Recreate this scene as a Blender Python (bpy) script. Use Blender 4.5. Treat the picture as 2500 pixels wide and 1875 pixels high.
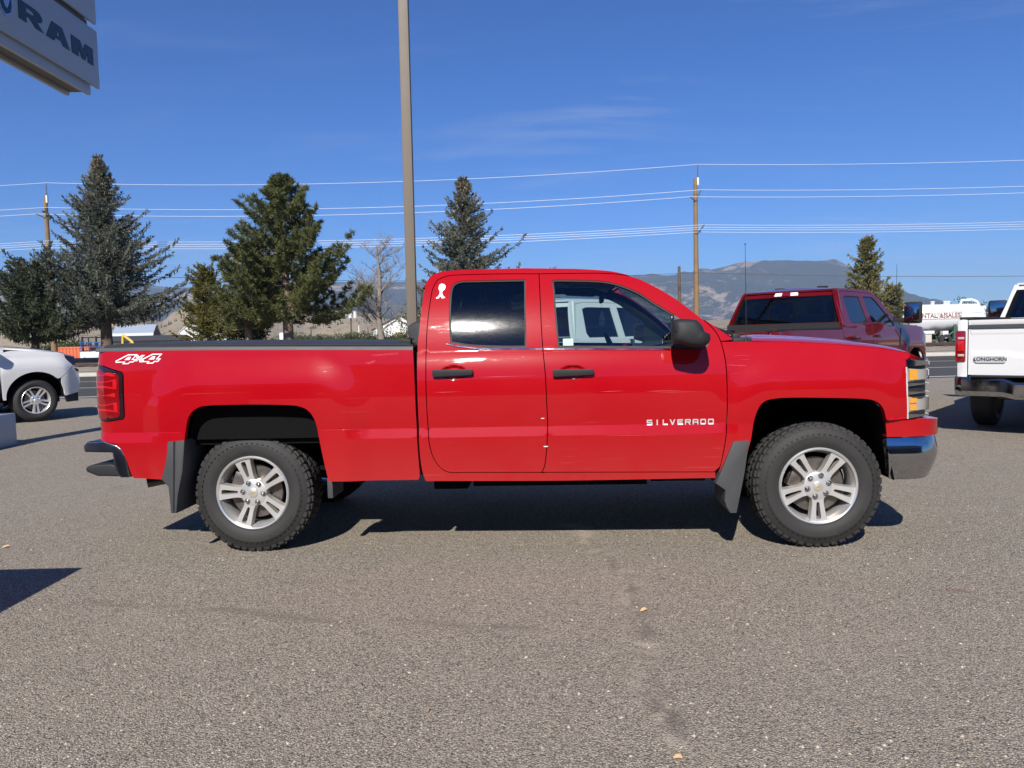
import bpy, bmesh, math, random
from math import sin, cos, pi, radians, sqrt, atan2, exp
from mathutils import Vector, Matrix, noise
from mathutils.geometry import delaunay_2d_cdt

for _o in list(bpy.data.objects):
    bpy.data.objects.remove(_o, do_unlink=True)
scene = bpy.context.scene
col = scene.collection

# ------------------------------------------------------------------ camera
CAM_H = 1.39
cam_data = bpy.data.cameras.new('camera')
cam = bpy.data.objects.new('camera', cam_data)
col.objects.link(cam)
cam_data.sensor_fit = 'HORIZONTAL'
cam_data.sensor_width = 36.0
cam_data.lens = 36.0 * 1878.0 / 2500.0
cam_data.clip_start = 0.05
cam_data.clip_end = 40000.0
PITCH, ROLL = 0.06289, 0.02406
_fw = Vector((0, cos(PITCH), -sin(PITCH)))
_u0 = Vector((0, sin(PITCH), cos(PITCH)))
_r0 = Vector((1, 0, 0))
_rt = cos(ROLL) * _r0 - sin(ROLL) * _u0
_up = cos(ROLL) * _u0 + sin(ROLL) * _r0
_m = Matrix((_rt, _up, -_fw)).transposed().to_4x4()
_m.translation = Vector((0, 0, CAM_H))
cam.matrix_world = _m
scene.camera = cam

# ------------------------------------------------------------------ sun, sky, exposure
SUN_EL, SUN_AZ = radians(38.0), radians(12.0)        # azimuth: left of straight behind the camera
to_sun = Vector((-sin(SUN_AZ) * cos(SUN_EL), -cos(SUN_AZ) * cos(SUN_EL), sin(SUN_EL)))
sun_data = bpy.data.lights.new('sun', 'SUN')
sun_data.energy = 5.0
sun_data.angle = radians(0.53)
sun_data.color = (1.0, 0.945, 0.86)
sun = bpy.data.objects.new('sun', sun_data)
col.objects.link(sun)
sun.rotation_euler = (-to_sun).to_track_quat('-Z', 'Y').to_euler()
sun.location = to_sun * 60

world = bpy.data.worlds.new('World')
scene.world = world
world.use_nodes = True
_nt = world.node_tree
_nt.nodes.clear()
_out = _nt.nodes.new('ShaderNodeOutputWorld')
_bg = _nt.nodes.new('ShaderNodeBackground')
_bg.inputs['Strength'].default_value = 0.066
_sky = _nt.nodes.new('ShaderNodeTexSky')
_sky.sky_type = 'NISHITA'
_sky.sun_disc = False
_sky.sun_elevation = SUN_EL
_sky.sun_rotation = atan2(to_sun.x, to_sun.y)
_sky.altitude = 900
_sky.air_density = 1.0
_sky.dust_density = 0.0
_sky.ozone_density = 6.0
# thin cirrus: stretched noise on a flat layer above, weighted by a second noise
_tc = _nt.nodes.new('ShaderNodeTexCoord')
_sep = _nt.nodes.new('ShaderNodeSeparateXYZ')
_nt.links.new(_tc.outputs['Generated'], _sep.inputs[0])
def _wm(op, a, b=None):
    n = _nt.nodes.new('ShaderNodeMath'); n.operation = op
    for i, v in enumerate((a, b)):
        if v is None: continue
        if isinstance(v, (int, float)): n.inputs[i].default_value = v
        else: _nt.links.new(v, n.inputs[i])
    return n.outputs[0]
_z = _wm('MAXIMUM', _sep.outputs['Z'], 0.02)
_z = _wm('ADD', _z, 0.10)
_comb = _nt.nodes.new('ShaderNodeCombineXYZ')
_nt.links.new(_wm('DIVIDE', _sep.outputs['X'], _z), _comb.inputs[0])
_nt.links.new(_wm('DIVIDE', _sep.outputs['Y'], _z), _comb.inputs[1])
_map = _nt.nodes.new('ShaderNodeMapping')
_map.inputs['Rotation'].default_value = (0, 0, radians(24))
_map.inputs['Scale'].default_value = (0.55, 1.9, 1)
_map.inputs['Location'].default_value = (4.4, 9.0, 0)
_nt.links.new(_comb.outputs[0], _map.inputs[0])
_n1 = _nt.nodes.new('ShaderNodeTexNoise')
_n1.inputs['Scale'].default_value = 1.5
_n1.inputs['Detail'].default_value = 9
_n1.inputs['Roughness'].default_value = 0.62
_n1.inputs['Distortion'].default_value = 0.7
_nt.links.new(_map.outputs[0], _n1.inputs['Vector'])
_n2 = _nt.nodes.new('ShaderNodeTexNoise')
_n2.inputs['Scale'].default_value = 0.55
_n2.inputs['Detail'].default_value = 2
_nt.links.new(_comb.outputs[0], _n2.inputs['Vector'])
_rp = _nt.nodes.new('ShaderNodeValToRGB')
_rp.color_ramp.elements[0].position = 0.50
_rp.color_ramp.elements[1].position = 0.86
_nt.links.new(_n1.outputs['Fac'], _rp.inputs[0])
_rp2 = _nt.nodes.new('ShaderNodeValToRGB')
_rp2.color_ramp.elements[0].position = 0.40
_rp2.color_ramp.elements[1].position = 0.66
_nt.links.new(_n2.outputs['Fac'], _rp2.inputs[0])
_fac = _wm('MULTIPLY', _wm('MULTIPLY', _rp.outputs[0], _rp2.outputs[0]), 0.42)
_mix = _nt.nodes.new('ShaderNodeMixRGB')
_mix.inputs[2].default_value = (7.5, 7.9, 8.4, 1)
_nt.links.new(_fac, _mix.inputs[0])
_hs = _nt.nodes.new('ShaderNodeHueSaturation')
_hs.inputs['Saturation'].default_value = 1.12
_nt.links.new(_sky.outputs[0], _hs.inputs['Color'])
_tint = _nt.nodes.new('ShaderNodeMixRGB'); _tint.blend_type = 'MULTIPLY'; _tint.inputs[0].default_value = 1.0
_tint.inputs[2].default_value = (0.53, 0.865, 1.30, 1)
_nt.links.new(_hs.outputs[0], _tint.inputs[1])
_nt.links.new(_tint.outputs[0], _mix.inputs[1])
_nt.links.new(_mix.outputs[0], _bg.inputs['Color'])
_nt.links.new(_bg.outputs[0], _out.inputs['Surface'])

vs = scene.view_settings
vs.view_transform = 'Standard'
vs.look = 'None'
vs.exposure = 0.42
vs.gamma = 1.0
vs.use_curve_mapping = False

# ------------------------------------------------------------------ material helpers
MATS = {}
class N:
    """small wrapper round a material's node tree"""
    def __init__(self, name):
        self.m = bpy.data.materials.new(name)
        self.m.use_nodes = True
        self.t = self.m.node_tree
        self.b = self.t.nodes['Principled BSDF']
        self.o = self.t.nodes['Material Output']
    def new(self, kind, **kw):
        n = self.t.nodes.new(kind)
        for k, v in kw.items():
            if k in n.inputs: self.put(n.inputs[k], v)
            else: setattr(n, k, v)
        return n
    def put(self, sock, v):
        if isinstance(v, bpy.types.NodeSocket): self.t.links.new(v, sock)
        elif isinstance(v, tuple) and sock.type == 'RGBA' and len(v) == 3: sock.default_value = (*v, 1)
        else: sock.default_value = v
    def set(self, **kw):
        for k, v in kw.items(): self.put(self.b.inputs[k.replace('_', ' ')], v)
        return self
    def obj(self): return self.new('ShaderNodeTexCoord').outputs['Object']
    def noise(self, scale, detail=4, rough=0.5, vec=None, dist=0.0):
        n = self.new('ShaderNodeTexNoise', Scale=scale, Detail=detail, Roughness=rough, Distortion=dist)
        self.put(n.inputs['Vector'], vec or self.obj()); return n.outputs['Fac']
    def ramp(self, fac, stops):
        n = self.new('ShaderNodeValToRGB'); self.put(n.inputs[0], fac)
        e = n.color_ramp.elements
        while len(e) > 1: e.remove(e[-1])
        for i, (p, c) in enumerate(stops):
            if i == 0: el = e[0]; el.position = p
            else: el = e.new(p)
            el.color = (c, c, c, 1) if isinstance(c, (int, float)) else (*c, 1)
        return n.outputs[0]
    def mix(self, fac, a, b, mode='MIX'):
        n = self.new('ShaderNodeMixRGB', blend_type=mode)
        self.put(n.inputs[0], fac); self.put(n.inputs[1], a); self.put(n.inputs[2], b)
        return n.outputs[0]
    def math(self, op, a, b=0.0, c=0.0):
        n = self.new('ShaderNodeMath', operation=op)
        for i, v in enumerate((a, b, c)): self.put(n.inputs[i], v)
        return n.outputs[0]
    def bump(self, h, strength=0.3, dist=0.01):
        n = self.new('ShaderNodeBump', Strength=strength, Distance=dist, Height=h)
        self.put(self.b.inputs['Normal'], n.outputs[0]); return self
    def scalevec(self, s, vec=None):
        n = self.new('ShaderNodeMapping'); self.put(n.inputs[0], vec or self.obj())
        n.inputs['Scale'].default_value = s; return n.outputs[0]

def simple(name, color, rough=0.5, metal=0.0, spec=0.5, var=0.12, scale=6.0, bump=0.0, bscale=60.0, coat=0.0):
    if name in MATS: return MATS[name]
    n = N(name)
    f = n.noise(scale, 5, 0.6)
    lo = tuple(c * (1 - var) for c in color); hi = tuple(min(1, c * (1 + var)) for c in color)
    n.set(Base_Color=n.mix(f, lo, hi), Roughness=n.ramp(f, [(0.2, max(0.02, rough - 0.08)), (0.8, min(1, rough + 0.08))]),
          Metallic=metal)
    n.b.inputs['Specular IOR Level'].default_value = spec
    n.b.inputs['Coat Weight'].default_value = coat
    n.b.inputs['Coat Roughness'].default_value = 0.04
    if bump: n.bump(n.noise(bscale, 4, 0.6), bump, 0.005)
    MATS[name] = n.m
    return n.m

def paint(name, color, dust=0.10, rough=0.32, metal=0.0, flake=0.0):
    if name in MATS: return MATS[name]
    n = N(name)
    o = n.obj()
    big = n.noise(1.7, 4, 0.6, o)
    scr = n.noise(1.0, 6, 0.7, n.scalevec((9, 9, 60), o), 0.4)
    c = n.mix(n.ramp(big, [(0.35, 0.0), (0.9, dust)]), color, (0.45, 0.38, 0.32))
    # road dust along the sills, broken up by splashes
    sz = n.new('ShaderNodeSeparateXYZ'); n.put(sz.inputs[0], o)
    dn = n.noise(5.0, 6, 0.75, o)
    dd = n.math('MULTIPLY', n.ramp(n.math('ADD', sz.outputs[2], n.math('MULTIPLY', dn, 0.35)), [(0.62, 1.0), (0.98, 0.0)]), n.ramp(dn, [(0.35, 0.35), (0.65, 1.0)]))
    c = n.mix(n.math('MULTIPLY', dd, 0.05 + dust), c, (0.36, 0.29, 0.22))
    # hairline scratches and rubbed patches
    hair = n.noise(1.0, 2, 0.5, n.scalevec((2.6, 2.6, 150), o), 0.9)
    patch = n.noise(1.3, 3, 0.6, o)
    hm = n.math('MULTIPLY', n.ramp(hair, [(0.70, 0.0), (0.735, 1.0)]), n.ramp(patch, [(0.52, 0.0), (0.66, 1.0)]))
    c = n.mix(n.math('MULTIPLY', hm, 0.16), c, (0.75, 0.55, 0.52))
    # the inner side of the sheet is dark trim
    bk = n.new('ShaderNodeNewGeometry').outputs['Backfacing']
    c = n.mix(bk, c, (0.020, 0.020, 0.022))
    n.set(Base_Color=c, Roughness=rough, Metallic=metal)
    n.b.inputs['Specular IOR Level'].default_value = 0.03
    n.b.inputs['Coat IOR'].default_value = 1.44
    n.put(n.b.inputs['Coat Weight'], n.math('SUBTRACT', 1.0, bk))
    n.put(n.b.inputs['Coat Roughness'], n.math('ADD', n.ramp(scr, [(0.45, 0.02), (0.62, 0.05), (0.72, 0.16)]), n.math('MULTIPLY', dd, 0.25)))
    n.bump(n.noise(26, 2, 0.5, o), 0.012, 0.004)
    MATS[name] = n.m
    return n.m

def glass(name, tint, refl=1.0, haze=0.0):
    """thin pane: tinted transparency with a Fresnel mirror and a little scratched-glass scatter"""
    if name in MATS: return MATS[name]
    n = N(name)
    n.t.nodes.remove(n.b)
    tr = n.new('ShaderNodeBsdfTransparent', Color=(*tint, 1))
    g1 = n.new('ShaderNodeBsdfGlossy', Roughness=0.02, Color=(1, 1, 1, 1))
    bk = n.new('ShaderNodeNewGeometry').outputs['Backfacing']      # thin pane: same reflectance from either side
    fr = n.new('ShaderNodeFresnel'); n.put(fr.inputs['IOR'], n.math('SUBTRACT', 1.5, n.math('MULTIPLY', bk, 1.5 - 1 / 1.5)))
    mx = n.new('ShaderNodeMixShader')
    n.put(mx.inputs[0], n.math('MULTIPLY', fr.outputs[0], 1.6 * refl))
    n.t.links.new(tr.outputs[0], mx.inputs[1]); n.t.links.new(g1.outputs[0], mx.inputs[2])
    last = mx.outputs[0]
    if haze:
        g2 = n.new('ShaderNodeBsdfGlossy', Roughness=0.11, Color=(1, 1, 1, 1))
        sc = n.noise(1.0, 8, 0.75, n.scalevec((16, 16, 70)), 1.2)
        m2 = n.new('ShaderNodeMixShader')
        n.put(m2.inputs[0], n.math('MULTIPLY', n.ramp(sc, [(0.35, 0.25), (0.75, 1.0)]), haze))
        n.t.links.new(last, m2.inputs[1]); n.t.links.new(g2.outputs[0], m2.inputs[2])
        last = m2.outputs[0]
    n.t.links.new(last, n.o.inputs[0])
    MATS[name] = n.m
    return n.m

# ------------------------------------------------------------------ object helpers
def link(name, me, mat=None, parent=None):
    o = bpy.data.objects.new(name, me)
    if mat is not None and me is not None and len(me.materials) == 0: me.materials.append(mat)
    col.objects.link(o)
    if parent is not None: o.parent = parent
    return o
def tag(o, label, cat, group=None, kind=None):
    o['label'] = label; o['category'] = cat
    if group: o['group'] = group
    if kind: o['kind'] = kind
    return o
def thing(name, label, cat, loc=(0, 0, 0), rz=0.0, group=None):
    o = bpy.data.objects.new(name, None)
    col.objects.link(o)
    o.location = loc; o.rotation_euler = (0, 0, rz); o.empty_display_size = 0.2
    return tag(o, label, cat, group)
def struct(o):
    o['kind'] = 'structure'; return o
def copy_tree(o, parent=None, loc=None, rz=None):
    c = o.copy(); col.objects.link(c); c.parent = parent
    if loc is not None: c.location = loc
    if rz is not None: c.rotation_euler = (0, 0, rz)
    for ch in list(o.children): copy_tree(ch, c)
    return c

class MB:
    """collects simple solids into one mesh"""
    def __init__(self): self.v = []; self.f = []; self.sm = []
    def add(self, vs_, fs, smooth=False):
        b = len(self.v); self.v += [tuple(p) for p in vs_]
        self.f += [tuple(i + b for i in q) for q in fs]; self.sm += [smooth] * len(fs); return self
    def box(self, x0, x1, y0, y1, z0, z1, M=None, bev=0.0):
        if bev <= 0:
            p = [Vector((x, y, z)) for z in (z0, z1) for y in (y0, y1) for x in (x0, x1)]
            if M: p = [M @ q for q in p]
            return self.add(p, [(0, 2, 3, 1), (4, 5, 7, 6), (0, 1, 5, 4), (2, 6, 7, 3), (0, 4, 6, 2), (1, 3, 7, 5)])
        bm = bmesh.new()
        bmesh.ops.create_cube(bm, size=1.0)
        for q in bm.verts: q.co = Vector(((x0 + x1) / 2 + q.co.x * (x1 - x0), (y0 + y1) / 2 + q.co.y * (y1 - y0), (z0 + z1) / 2 + q.co.z * (z1 - z0)))
        b = min(bev, 0.45 * min(x1 - x0, y1 - y0, z1 - z0))
        bmesh.ops.bevel(bm, geom=list(bm.edges), offset=b, segments=2, profile=0.6, affect='EDGES', clamp_overlap=True)
        return self.bm(bm, M)
    def bm(self, bm, M=None, smooth=False):
        bm.verts.index_update()
        self.add([(M @ q.co) if M else q.co.copy() for q in bm.verts], [[w.index for w in f.verts] for f in bm.faces], smooth)
        bm.free(); return self
    def cyl(self, p0, p1, r0, r1=None, n=12, cap=True, smooth=True):
        r1 = r0 if r1 is None else r1
        p0 = Vector(p0); p1 = Vector(p1); d = (p1 - p0).normalized()
        a = d.orthogonal().normalized(); b = d.cross(a)
        vs_ = []
        for p, r in ((p0, r0), (p1, r1)):
            vs_ += [p + (a * cos(2 * pi * i / n) + b * sin(2 * pi * i / n)) * r for i in range(n)]
        self.add(vs_, [(i, (i + 1) % n, n + (i + 1) % n, n + i) for i in range(n)], smooth)
        if cap:
            self.add(vs_[:n], [tuple(range(n - 1, -1, -1))]); self.add(vs_[n:], [tuple(range(n))])
        return self
    def tube(self, path, r, n=8, cap=True, closed=False):
        path = [Vector(p) for p in path]; m = len(path)
        rs = r if isinstance(r, (list, tuple)) else [r] * m
        a = None; vs_ = []
        for i, p in enumerate(path):
            d = (path[(i + 1) % m] - path[i - 1]) if closed else (path[min(i + 1, m - 1)] - path[max(i - 1, 0)])
            d.normalize()
            if a is None: a = d.orthogonal().normalized()
            a = (a - d * a.dot(d)).normalized(); b = d.cross(a)
            vs_ += [p + (a * cos(2 * pi * k / n) + b * sin(2 * pi * k / n)) * rs[i] for k in range(n)]
        fs = []
        for i in range(m if closed else m - 1):
            j = (i + 1) % m
            fs += [(i * n + k, i * n + (k + 1) % n, j * n + (k + 1) % n, j * n + k) for k in range(n)]
        self.add(vs_, fs, True)
        if cap and not closed:
            self.add(vs_[:n], [tuple(range(n - 1, -1, -1))]); self.add(vs_[-n:], [tuple(range(n))])
        return self
    def lathe(self, prof, n=48, axis='y', c=(0, 0, 0), closed=False):
        """prof: (radius, offset along axis)"""
        c = Vector(c); vs_ = []
        for i in range(n):
            t = 2 * pi * i / n
            for r, h in prof:
                if axis == 'y': vs_.append(c + Vector((r * cos(t), h, r * sin(t))))
                elif axis == 'z': vs_.append(c + Vector((r * cos(t), r * sin(t), h)))
                else: vs_.append(c + Vector((h, r * cos(t), r * sin(t))))
        m = len(prof); fs = []
        for i in range(n):
            j = (i + 1) % n
            for k in range(m if closed else m - 1):
                l = (k + 1) % m
                fs.append((i * m + k, i * m + l, j * m + l, j * m + k))
        return self.add(vs_, fs, True)
    def prism(self, poly, d0, d1, fn):
        """polygon (a,b) extruded from depth d0 to d1; fn(a,b,d)->xyz"""
        n = len(poly)
        vs_ = [fn(a, b, d0) for a, b in poly] + [fn(a, b, d1) for a, b in poly]
        return self.add(vs_, [tuple(range(n)), tuple(range(2 * n - 1, n - 1, -1))] + [(i, i + n, (i + 1) % n + n, (i + 1) % n) for i in range(n)])
    def mesh(self, name, recalc=True, sharp=None):
        me = bpy.data.meshes.new(name)
        me.from_pydata(self.v, [], self.f)
        me.polygons.foreach_set('use_smooth', self.sm)
        if recalc:
            bm = bmesh.new(); bm.from_mesh(me)
            bmesh.ops.recalc_face_normals(bm, faces=bm.faces)
            bm.to_mesh(me); bm.free()
        if sharp is not None: me.set_sharp_from_angle(angle=radians(sharp))
        me.update(); return me
    def build(self, name, mat, parent=None, recalc=True, sharp=40):
        return link(name, self.mesh(name, recalc, sharp), mat, parent)

def lerp_tab(x, xs, ys):
    if x <= xs[0]: return ys[0]
    for i in range(1, len(xs)):
        if x <= xs[i]:
            t = (x - xs[i - 1]) / (xs[i] - xs[i - 1]); return ys[i - 1] + t * (ys[i] - ys[i - 1])
    return ys[-1]
def sm(a, b, x):
    t = max(0.0, min(1.0, (x - a) / (b - a))); return t * t * (3 - 2 * t)
def area2(p): return sum(p[i - 1][0] * p[i][1] - p[i][0] * p[i - 1][1] for i in range(len(p)))
def ccw(p): return list(p) if area2(p) > 0 else list(reversed(p))
def curve_poly(pts, step=0.03, corner=38):
    """Catmull-Rom through a traced outline; corners sharper than 'corner' degrees stay sharp"""
    pts = [Vector(p) for p in pts]; n = len(pts); out = []
    sharp = []
    for i in range(n):
        a = (pts[i] - pts[i - 1]).normalized(); b = (pts[(i + 1) % n] - pts[i]).normalized()
        sharp.append(a.dot(b) < cos(radians(corner)))
    for i in range(n):
        p1, p2 = pts[i], pts[(i + 1) % n]
        p0 = pts[i - 1] if not sharp[i] else p1 - (p2 - p1)
        p3 = pts[(i + 2) % n] if not sharp[(i + 1) % n] else p2 + (p2 - p1)
        L = (p2 - p1).length
        k = max(1, int(math.ceil(L / step)))
        l0, l2 = (p1 - p0).length + 1e-9, (p3 - p2).length + 1e-9
        m1 = (p2 - p1) * 0.5 + (p1 - p0) * (0.5 * min(1.0, L / l0)) if not sharp[i] else (p2 - p1)
        m2 = (p2 - p1) * 0.5 + (p3 - p2) * (0.5 * min(1.0, L / l2)) if not sharp[(i + 1) % n] else (p2 - p1)
        for j in range(k):
            t = j / k
            h = ((2 * t**3 - 3 * t**2 + 1) * p1 + (t**3 - 2 * t**2 + t) * m1 + (-2 * t**3 + 3 * t**2) * p2 + (t**3 - t**2) * m2)
            out.append((h.x, h.y))
    return out
def inset(poly, d):
    """move a ccw polygon inwards by d"""
    p = ccw(poly); n = len(p); out = []
    for i in range(n):
        a = Vector(p[i]) - Vector(p[i - 1]); b = Vector(p[(i + 1) % n]) - Vector(p[i])
        na = Vector((-a.y, a.x)).normalized(); nb = Vector((-b.y, b.x)).normalized()
        m = na + nb
        l = m.length
        if l < 1e-6: out.append(p[i]); continue
        m /= l
        k = d / max(0.45, m.dot(na))
        out.append((p[i][0] + m.x * k, p[i][1] + m.y * k))
    return out
def inside(p, x, y):
    c = False; n = len(p); j = n - 1
    for i in range(n):
        xi, yi = p[i]; xj, yj = p[j]
        if (yi > y) != (yj > y) and x < (xj - xi) * (y - yi) / (yj - yi) + xi: c = not c
        j = i
    return c
def panel(name, F, outline, mat, parent=None, hint=(0, -1, 0), du=0.06, dv=0.03, thick=0.03, holes=(), rows=(), dense=(), lip=0.004):
    """curved sheet-metal piece: outline in (u,v), F(u,v)->xyz; analytic normals, folded edge of depth 'thick'"""
    outer = ccw(outline); loops = [outer] + [ccw(h) for h in holes]
    V2 = []; E = []
    for lp in loops:
        b = len(V2); V2 += [Vector(q) for q in lp]
        E += [(b + i, b + (i + 1) % len(lp)) for i in range(len(lp))]
    u0 = min(q[0] for q in outer); u1 = max(q[0] for q in outer); v0 = min(q[1] for q in outer); v1 = max(q[1] for q in outer)
    us = [u0 + (i + 0.5) * du for i in range(int((u1 - u0) / du) + 1)]
    vsr = [v0 + (i + 0.5) * dv for i in range(int((v1 - v0) / dv) + 1)]
    for r in rows: vsr += [r - 0.004, r, r + 0.004]
    pts = [(u, v) for u in us for v in vsr]
    for (a, b, c, d, s) in dense:
        nu = int((b - a) / s); nv = int((d - c) / s)
        pts += [(a + i * s, c + j * s) for i in range(nu + 1) for j in range(nv + 1)]
    small = [inset(outer, 0.006)] + [inset(h, -0.006) for h in loops[1:]]
    for (u, v) in pts:
        if inside(small[0], u, v) and not any(inside(h, u, v) for h in small[1:]): V2.append(Vector((u, v)))
    vo, eo, fo, ov, oe, of = delaunay_2d_cdt(V2, E, [], 0, 1e-6)
    P = [Vector(F(q.x, q.y)) for q in vo]
    hint = Vector(hint); Nn = []; e = 0.0015
    for q in vo:
        a = Vector(F(q.x + e, q.y)) - Vector(F(q.x - e, q.y)); b = Vector(F(q.x, q.y + e)) - Vector(F(q.x, q.y - e))
        n = a.cross(b)
        if n.length < 1e-12: n = hint.copy()
        n.normalize()
        if n.dot(hint) < 0: n.negate()
        Nn.append(n)
    F3 = []
    for f in fo:
        cxm = sum(vo[i].x for i in f) / len(f); cym = sum(vo[i].y for i in f) / len(f)
        if inside(outer, cxm, cym) and not any(inside(h, cxm, cym) for h in loops[1:]):
            n = (P[f[1]] - P[f[0]]).cross(P[f[2]] - P[f[0]])
            F3.append(tuple(f) if n.dot(hint) > 0 else tuple(reversed(f)))
    if thick > 0:
        cnt = {}
        for f in F3:
            for i in range(len(f)):
                k = (f[i], f[(i + 1) % len(f)]); kk = (min(k), max(k)); cnt.setdefault(kk, []).append(k)
        be = [v[0] for v in cnt.values() if len(v) == 1]
        mp = {}
        def wallv(i, lvl, tang):
            key = (i, lvl)
            if key not in mp:
                mp[key] = len(P)
                P.append(P[i] - Nn[i] * (0.0 if lvl == 0 else thick)); Nn.append(tang)
            return mp[key]
        for a, b in be:
            tg = (P[b] - P[a]).cross(Nn[a]).normalized()
            F3.append((wallv(a, 0, tg), wallv(a, 1, tg), wallv(b, 1, tg), wallv(b, 0, tg)))
    me = bpy.data.meshes.new(name)
    used = sorted({i for f in F3 for i in f}); rm = {o: i for i, o in enumerate(used)}
    me.from_pydata([P[i] for i in used], [], [[rm[i] for i in f] for f in F3])
    me.polygons.foreach_set('use_smooth', [True] * len(me.polygons))
    me.normals_split_custom_set_from_vertices([Nn[i] for i in used])
    me.update()
    return link(name, me, mat, parent)
def text_mesh(body, size, depth=0.0, space=1.0, offset=0.0):
    cu = bpy.data.curves.new('lettering', 'FONT')
    cu.body = body; cu.size = size; cu.extrude = depth; cu.space_character = space; cu.offset = offset
    cu.align_x = 'CENTER'; cu.align_y = 'CENTER'; cu.resolution_u = 3
    o = bpy.data.objects.new('lettering', cu); col.objects.link(o)
    dg = bpy.context.evaluated_depsgraph_get()
    me = bpy.data.meshes.new_from_object(o.evaluated_get(dg))
    bpy.data.objects.remove(o, do_unlink=True); bpy.data.curves.remove(cu)
    return me
def map_mesh(me, fn):
    for v in me.vertices: v.co = fn(v.co)
    me.update(); return me
# ------------------------------------------------------------------ shared materials
RED = paint('red_paint', (0.345, 0.0022, 0.0065), dust=0.015, rough=0.30)
MAROON = paint('metallic_red_paint', (0.135, 0.0020, 0.0032), dust=0.015, rough=0.28, metal=0.25)
WHITE = paint('white_paint', (0.62, 0.625, 0.63), dust=0.06, rough=0.30)
BLACKPLA = simple('black_plastic', (0.020, 0.021, 0.023), 0.58, spec=0.3, bump=0.12, bscale=240)
GREYPLA = simple('grey_plastic', (0.048, 0.050, 0.054), 0.55, bump=0.15, bscale=200)
DARK = simple('underbody_black', (0.005, 0.005, 0.0055), 0.85, spec=0.1)
VINYL = simple('vinyl_black', (0.030, 0.031, 0.034), 0.52, bump=0.2, bscale=160)
CHROME = simple('chrome', (0.46, 0.47, 0.49), 0.07, metal=1.0, var=0.04)
DCHROME = simple('dark_chrome', (0.20, 0.21, 0.23), 0.24, metal=1.0, var=0.08)
ALU = simple('machined_aluminium', (0.80, 0.80, 0.79), 0.30, metal=0.72, var=0.015, scale=3)
BADGE = simple('bright_badge', (0.78, 0.78, 0.79), 0.25, metal=0.45, var=0.04)
ALUPAINT = simple('painted_aluminium', (0.30, 0.285, 0.26), 0.5, metal=0.35, var=0.12, scale=20)
STEEL = simple('brake_steel', (0.20, 0.18, 0.165), 0.42, metal=0.9, var=0.3, scale=30)
GOLD = simple('gold_emblem', (0.62, 0.47, 0.12), 0.35, metal=0.6)
REDLENS = simple('red_lens', (0.20, 0.002, 0.004), 0.10, coat=1.0, var=0.06)
REDLIT = simple('red_reflector', (0.50, 0.008, 0.010), 0.18, coat=1.0, var=0.20, scale=60)
DARKLENS = simple('smoked_lens', (0.018, 0.008, 0.010), 0.10, coat=1.0)
AMBER = simple('amber_reflector', (1.0, 0.36, 0.03), 0.22, coat=1.0, var=0.22, scale=70)
LAMPGREY = simple('lamp_bowl', (0.46, 0.455, 0.43), 0.32, metal=0.15, var=0.18, scale=30)
WHITEDECAL = simple('white_decal', (0.80, 0.80, 0.79), 0.45, var=0.03)
GREYDECAL = simple('grey_decal', (0.42, 0.43, 0.44), 0.45, var=0.04)
CABIN = simple('cabin_trim', (0.028, 0.029, 0.032), 0.72, bump=0.1, bscale=120)
HEADLINER = simple('headliner_cloth', (0.16, 0.155, 0.145), 0.9)
CLEAR = glass('clear_window_glass', (0.72, 0.83, 0.82), 1.0, haze=0.004)
TINT = glass('privacy_window_glass', (0.10, 0.115, 0.12), 1.0, haze=0.007)
TINT2 = glass('dark_window_glass', (0.12, 0.14, 0.155), 1.0)
LENSGLASS = glass('lamp_lens_glass', (0.95, 0.95, 0.94), 1.0, haze=0.004)

def tyre_mat():
    n = N('tyre_rubber'); o = n.obj()
    f = n.noise(7, 5, 0.6, o)
    n.set(Base_Color=n.mix(f, (0.012, 0.012, 0.0125), (0.032, 0.031, 0.030)), Roughness=0.72)
    n.bump(n.noise(180, 3, 0.6, o), 0.2, 0.002)
    return n.m
RUBBER = tyre_mat()

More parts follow.
